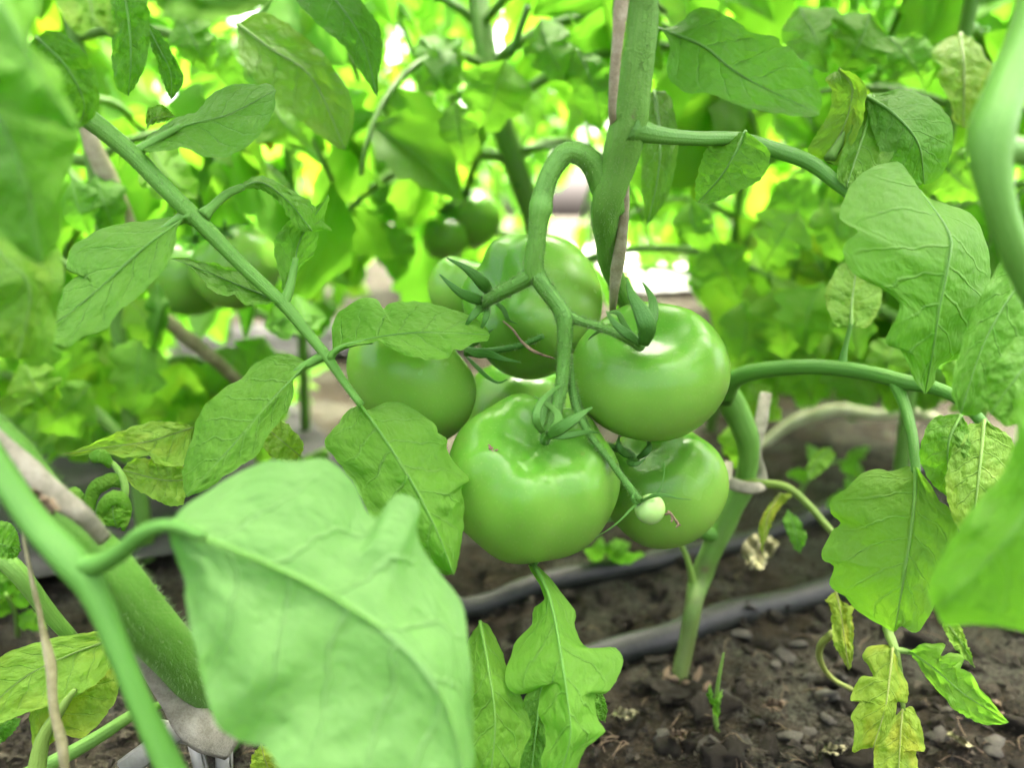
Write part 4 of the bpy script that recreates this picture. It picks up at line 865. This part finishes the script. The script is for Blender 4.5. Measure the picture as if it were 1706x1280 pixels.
# unseen crowns added above the near plants to keep direct sun off the cluster
def shade_crown(t, foot, top, n, seed, size=.27):
    r = random.Random(seed); V, F, U = tube_geo(w_path([(*foot, .008), (*((foot + top) * .5 + Vector((.02, .01, 0))), .007), (*top, .004)], 20), 8)
    obj('stem', V, F, MAT['stalk'], t, U, (.05, .45, 0, 1))
    V, F, U = [], [], []; ga = 0
    for i in range(n):
        p = foot.lerp(top, .1 + .9 * (i + r.random()) / n); ga += 2.4
        M = Matrix.Translation(p) @ Matrix.Rotation(ga, 4, 'Z') @ Matrix.Rotation(r.uniform(-.25, .25), 4, 'X') @ Matrix.Scale(size * r.uniform(.8, 1.2), 4)
        for b, Mi in DES[r.randrange(len(DES))][1]:
            c = M @ (Mi @ Vector((.5, 0, -.1))); x, y, d = proj(c)
            if c.z < .5 or c.y < .27 or (d > 0 and y > -150 and -300 < x < 2000): continue
            bv, bf, bu = BLADES[b]; o = len(V); V += [M @ (Mi @ q) for q in bv]; F += [tuple(k + o for k in q) for q in bf]; U += bu
    tag(obj('unseen_upper_foliage', V, F, MAT['leaf_behind'], t, U, (.04, .5, 0, 1)), kind='stuff')  # leaves added out of view to block the sun
top0 = P(1070, -160, .30)
shade_crown(plant, top0, Vector((.20, .72, 1.55)), 64, 71)
shade_crown(left, P(-120, 640, .27), Vector((-.05, .62, 1.5)), 44, 72)
shade_crown(right, P(1745, -60, .245), Vector((.28, .42, 1.5)), 30, 73)

# leaves of the plants behind that stand out singly
qr = random.Random(17)
def qleaf(parent, bx, by, tx, ty, d, w, br=.6, y=.1, rib=4):
    vx, vy = tx - bx, ty - by; L = math.hypot(vx, vy); nx, ny = -vy / L, vx / L; bow = qr.uniform(-.12, .12) * L
    at = lambda t, o: (bx + vx * t + nx * (o + bow * math.sin(3.14 * t)), by + vy * t + ny * (o + bow * math.sin(3.14 * t)))
    def side(sg):
        out = []
        for t, k in ((.08, .35), (.22, .85), (.36, 1.05), (.44, .80), (.58, .95), (.70, .62), (.82, .55), (.93, .2)):
            out.append(at(t + qr.uniform(-.02, .02), sg * w * .5 * k * qr.uniform(.85, 1.12)))
        return out
    mid = [(*at(t, 0), d + dd) for t, dd in ((0, .0), (.35, -.012), (.7, -.012), (1, .006))]
    tl = qr.uniform(-.012, .02)
    return leaf(parent, mid, side(1), side(-1), br=br, y=y * .45, rib=rib, n=34, m=6, up=-.1, tilt=(tl, .012 - tl), ripple=.004)
for a in ((235, 555, 222, 695, .66, 105, .95, .1), (215, 500, 262, 585, .64, 70, .8, .4), (262, 470, 255, 590, .62, 40, .2, 0), (440, 545, 545, 530, .60, 75, .25, 0), (395, 580, 350, 660, .75, 90, .85, .2),
          (120, 590, 20, 660, .60, 90, .5, .3), (150, 640, 60, 720, .62, 95, .55, .25), (60, 690, 150, 770, .66, 90, .35, .3), (280, 690, 180, 660, .75, 60, .9, .5), (150, 700, 95, 640, .7, 70, .5, .4), (40, 600, 90, 690, .58, 90, .45, .45),
          (360, 690, 270, 730, .8, 70, .9, .5), (420, 640, 480, 610, .8, 60, .7, .2), (250, 240, 330, 330, .60, 90, .9, .3), (420, 250, 370, 340, .72, 90, .9, .25), 
          (160, 290, 200, 400, .58, 80, .3, 0), (120, 300, 150, 390, .55, 70, .35, 0), (300, 20, 350, 120, .55, 80, .5, .1), (330, 60, 420, 180, .58, 90, .6, .15), (440, 130, 520, 250, .60, 110, .7, .2), (30, 470, 60, 600, .5, 90, .4, .5)):
    qleaf(bp_left, *a)
for a in ((1290, 480, 1310, 600, .70, 110, .8, .3), (1370, 470, 1345, 590, .68, 110, .75, .35), (1240, 500, 1225, 620, .72, 90, .7, .3), (1300, 570, 1290, 660, .78, 80, .7, .4), (1440, 480, 1430, 600, .66, 80, .75, .3), (1180, 400, 1230, 500, .68, 90, .7, .15),
          (1330, 350, 1270, 450, .62, 100, .7, .15), (1380, 330, 1400, 440, .60, 90, .75, .2), (1300, 300, 1360, 390, .66, 90, .6, .1), (1150, 330, 1180, 420, .62, 70, .5, .05), (1500, 560, 1475, 640, .62, 80, .7, .35), (1640, 560, 1600, 680, .5, 100, .6, .3),
          (1250, 640, 1300, 700, .7, 60, .7, .5), (1225, 700, 1235, 790, .60, 60, .7, .5), (1450, 20, 1400, 120, .55, 110, .6, .1), (1330, 10, 1380, 120, .56, 110, .5, .1), (1480, 60, 1540, 150, .58, 100, .65, .15), (1560, 250, 1640, 330, .55, 100, .6, .25), (1620, 200, 1690, 100, .6, 100, .8, .3)):
    qleaf(bp_right, *a)
for a in ((1235, 600, 1260, 690, .85, 80, .7, .3), (1300, 590, 1350, 670, .9, 90, .75, .3), (1370, 600, 1330, 680, .95, 80, .6, .3), (1420, 600, 1450, 680, .9, 90, .7, .3), (1500, 600, 1480, 690, .85, 90, .7, .3), (1560, 610, 1540, 690, .8, 80, .6, .3), (1600, 620, 1640, 700, .75, 90, .6, .3), (1390, 560, 1440, 640, 1.0, 100, .8, .2), (1290, 540, 1240, 620, 1.0, 100, .7, .2), (1460, 540, 1520, 610, .95, 100, .6, .2), (1340, 520, 1390, 590, .9, 100, .7, .2), (1210, 440, 1180, 520, .9, 90, .7, .2)):
    qleaf(bp_far, *a)
for a in ((20, 740, 110, 700, .7, 80, .5, .2), (180, 760, 250, 700, .8, 80, .6, .2), (330, 620, 270, 680, .85, 80, .6, .2), (440, 560, 400, 640, .85, 80, .6, .2), (100, 560, 170, 640, .8, 90, .6, .2), (0, 800, 60, 740, .6, 70, .4, .2), (500, 560, 560, 500, .9, 60, .5, .1), (160, 480, 130, 570, .75, 80, .6, .1)):
    qleaf(bp_left, *a)
for a in ((700, 60, 760, 160, .70, 100, .35, .05), (760, 90, 700, 150, .66, 70, .1, 0), (840, 100, 800, 230, .62, 120, .65, .2), (760, 170, 780, 280, .64, 110, .7, .2), (900, 30, 950, 140, .60, 90, .5, .1), (960, 80, 1000, 220, .60, 80, .45, .1), (640, 230, 700, 320, .78, 90, .55, .1), (600, 320, 690, 370, .8, 80, .5, .1), (640, 370, 660, 470, .85, 70, .5, .1), (540, 140, 600, 260, .66, 90, .6, .1), (700, 260, 640, 340, .8, 90, .6, .1), (560, 400, 600, 480, .9, 70, .6, .2), ):
    qleaf(bp_mid, *a)
# stalks of the plant right behind the cluster
tube('truss_stalk', [(866, 310, .74, 14), (845, 275, .76, 12), (815, 252, .80, 11), (795, 268, .84, 11), (782, 300, .86, 12), (778, 322, .87, 10)], MAT['stalk'], bp_mid, 22, 8, (0, .05, 0, 1))
tube('truss_stalk', [(778, 315, .87, 11), (760, 332, .87, 10), (742, 348, .87, 10)], MAT['stalk'], bp_mid, 10, 8, (0, .05, 0, 1))
tube('leaf_stalk', [(868, 250, .74, 12), (910, 245, .74, 9), (960, 247, .75, 8)], MAT['stalk'], bp_mid, 12, 8, (0, .4, 0, 1))
tube('leaf_stalk', [(735, 180, .8, 7), (732, 260, .8, 6), (735, 340, .82, 6)], MAT['stalk'], bp_mid, 12, 6, (0, .3, 0, 1))
tube('leaf_stalk', [(880, 10, .62, 12), (862, 60, .62, 11), (850, 90, .62, 12)], MAT['stalk'], bp_mid, 12, 8, (0, .2, 0, 1))
tube('truss_stalk', [(300, 310, .64, 10), (325, 318, .64, 9), (335, 345, .66, 9), (332, 380, .69, 8)], MAT['stalk'], bp_left, 14, 8, (0, .05, 0, 1))
tube('stem', [(265, 525, .62, 24), (320, 570, .66, 24), (370, 610, .70, 22), (400, 640, .74, 20)], MAT['straw'], bp_left, 20, 9, wob=.1)
# yellow flower
fl = tube('flower', [(470, 225, .61, 6), (460, 222, .608, 7), (452, 228, .605, 12), (448, 234, .60, 14), (445, 240, .595, 6)], MAT['petal'], bp_left, 12, 8)
for a in range(5):
    an = a * 1.257 + .3; cx, cy = 450, 232
    V, F, U = tube_geo(px_path([(cx, cy, .60, 8), (cx + 8 * math.cos(an), cy + 8 * math.sin(an), .597, 14), (cx + 15 * math.cos(an), cy + 14 * math.sin(an), .602, 10), (cx + 21 * math.cos(an), cy + 20 * math.sin(an), .606, 2)], 10), 7, flat=.2)
    obj('petal', V, F, MAT['petal'], fl, U)
# twine of the plants behind
bt = thing('twine', 'blurred tan twine hanging behind the upper left leaves', 'twine', P(200, 370, .6))
strip(bt, [(120, 130, .58, 26), (150, 230, .58, 30), (185, 310, .59, 32), (215, 375, .60, 26)], flat=.5, wob=.15)
bt2 = thing('twine', 'thin pale string hanging behind, above the small background tomatoes', 'twine', P(722, 280, 1.0))
strip(bt2, [(716, 150, 1.0, 9), (722, 230, 1.0, 9), (724, 290, 1.0, 8)], flat=.6)
# fallen pale stem and weeds
fs = thing('fallen_stem', 'pale dry stem lying bent over the soil at the right', 'dry stem', G(1255, 752))
tube('stalk', [(1255, 752, 1.06, 9), (1275, 738, 1.07, 13), (1305, 715, 1.07, 17), (1340, 696, 1.07, 20), (1400, 684, 1.07, 21), (1455, 692, 1.07, 20), (1520, 688, 1.07, 20), (1570, 708, 1.06, 18), (1620, 752, 1.06, 15)], MAT['sunlit_pale_stem'], fs, 40, 10, wob=.2)
def weed(label, pts, leaves):
    b = G(*pts[0][:2]); t = thing('weed', label, 'weed', b, 'small weeds on the soil')
    db = (b - CAMP).dot(FWD)
    tube('stalk', [(x, y, db + dd, w) for x, y, dd, w in pts], MAT['stalk'], t, 14, 7, (.2, .8, 0, 1))
    for (x0, y0, x1, y1, w, br) in leaves: qleaf(t, x0, y0, x1, y1, db - .02, w, br, .15, rib=False)
weed('upright green grass blade on the bare soil in front', [(1196, 1225, 0, 9), (1192, 1185, -.005, 8), (1198, 1130, -.01, 6), (1206, 1088, -.012, 3)], [(1192, 1180, 1183, 1140, 10, .6), (1196, 1200, 1203, 1150, 12, .7)])
weed('low weed with round leaves beside the farther hose', [(1010, 955, 0, 6), (1008, 935, -.005, 5), (1006, 925, -.008, 4)], [(1006, 930, 972, 915, 26, .8), (1010, 925, 1050, 905, 30, .85), (1012, 930, 1075, 922, 22, .8), (1005, 925, 1000, 895, 24, .7)])
weed('pale seedling in the sunlit soil behind the stem', [(1330, 830, 0, 7), (1345, 800, -.01, 6), (1375, 775, -.015, 6), (1410, 768, -.02, 5)], [(1375, 775, 1345, 740, 26, .95), (1400, 770, 1440, 800, 30, .9), (1410, 768, 1450, 745, 24, .9), (1350, 800, 1310, 790, 22, .8)])
weed('small weed under the large leaf at the right', [(1440, 870, 0, 6), (1435, 840, -.01, 6), (1420, 820, -.015, 5)], [(1420, 825, 1375, 845, 34, .8), (1430, 835, 1470, 820, 28, .8), (1425, 830, 1410, 795, 26, .75)])
weed('tuft of weed on the grey film behind the tomatoes', [(510, 800, 0, 7), (505, 785, -.01, 6), (500, 775, -.01, 5)], [(505, 785, 455, 770, 30, .7), (508, 780, 550, 745, 30, .6), (505, 780, 530, 800, 26, .7), (500, 778, 485, 745, 24, .6)])
weed('tangle of small leaves under the hairy stem at lower left', [(30, 1060, 0, 8), (25, 1020, -.03, 7), (10, 990, -.05, 6)], [(20, 1020, -30, 990, 40, .4), (20, 1010, 60, 980, 36, .5), (25, 1030, 80, 1050, 36, .5), (10, 1000, 0, 950, 40, .4)])
wr = random.Random(31)
wpos = [(x, y) for x, y in ((1215, 668), (1260, 650), (1310, 640), (1350, 655), (1395, 640), (1440, 652), (1490, 640), (1540, 655), (1590, 640), (1640, 660), (1240, 620), (1330, 610), (1420, 612), (1510, 615), (1600, 610), (1180, 640))]
for x, y in wpos + [(40, 700), (120, 720), (200, 735), (290, 715), (380, 700), (250, 660), (90, 650), (450, 690), (20, 760)]:
    b = G(x, y); t = thing('weed', 'low leafy weed in the shade %s' % ('behind the pale fallen stem at the right' if x > 900 else 'on the grey film behind the left leaves'), 'weed', b, 'low weeds behind at the right' if x > 900 else 'low weeds behind at the left')
    for q in range(7):
        o = link('leaflet', BM[wr.randrange(10)], t, (wr.uniform(0, .3), wr.uniform(.3, .9), 0, 1)); o.matrix_basis = Matrix.Translation((wr.uniform(-.02, .02), wr.uniform(-.02, .02), wr.uniform(.01, .05))) @ Matrix.Rotation(wr.random() * 6.28, 4, 'Z') @ Matrix.Rotation(wr.uniform(-1.0, -.1), 4, 'Y') @ Matrix.Scale(wr.uniform(.05, .10), 4)
dl2 = thing('dead_leaf', 'crumpled pale dead leaf hanging over the hoses beside the stem', 'dead leaf', P(1258, 925, .55))
V, F, U = leaf_geo([(1300, 905, .555), (1268, 912, .55), (1250, 945, .55)], [(1262, 890), (1235, 915)], [(1285, 925), (1268, 950)], n=24, m=6, jag=7, ripple=.012); obj('blade', V, F, MAT['straw'], dl2, U)
# crumbs and dry scraps heaped at the foot of the stem
rh = random.Random(4); heap = rock_mesh('soil_clod', 30, MAT['clod'], 3, .9); scrap = rock_mesh('dry_scrap', 31, MAT['dry'], 2, 1.2)
for i in range(26):
    an = rh.random() * 6.28; q = rh.uniform(.004, .028); x = BASE.x + q * math.cos(an); y = BASE.y + q * math.sin(an); sz = rh.uniform(.003, .009)
    o = link('soil_clod', heap, ground); o.location = (x, y, height(x, y) + .003); o.scale = (sz, sz * .8, sz * .6); o.rotation_euler = (0, 0, an * 3)
for i in range(9):
    an = rh.uniform(2.2, 6.6); q = rh.uniform(.006, .022); x = BASE.x + q * math.cos(an); y = BASE.y + q * math.sin(an)
    o = link('dry_scrap', scrap, ground); o.location = (x, y, height(x, y) + .006); o.scale = (rh.uniform(.003, .008), .002, .0035); o.rotation_euler = (rh.random(), rh.random(), an * 3)

# curled scraps of dead leaf on the soil
for i, (x, y, w) in enumerate(((1040, 1190, 26), (1130, 1225, 22), (1290, 1175, 26), (1600, 1235, 34), (1655, 1180, 30), (1250, 1010, 22), (1390, 1250, 26), (1565, 1130, 24), (860, 1260, 24), (1460, 930, 22))):
    p = G(x, y, .006); d = (p - CAMP).dot(FWD); an = qr.random() * 3.14; cx, cy = math.cos(an) * w, math.sin(an) * w * .4
    t = thing('leaf_scrap', 'small curled brown scrap of dead leaf lying on the bare soil', 'dead leaf', p, 'scraps of dead leaf on the soil')
    V, F, U = leaf_geo([(x - cx, y - cy, d), (x, y, d - .006), (x + cx, y + cy, d)], [(x - cy - 4, y - w * .4)], [(x + cy + 4, y + w * .3)], n=18, m=5, jag=6, ripple=.010)
    obj('blade', V, F, MAT['dry' if i % 3 else 'straw'], t, U)
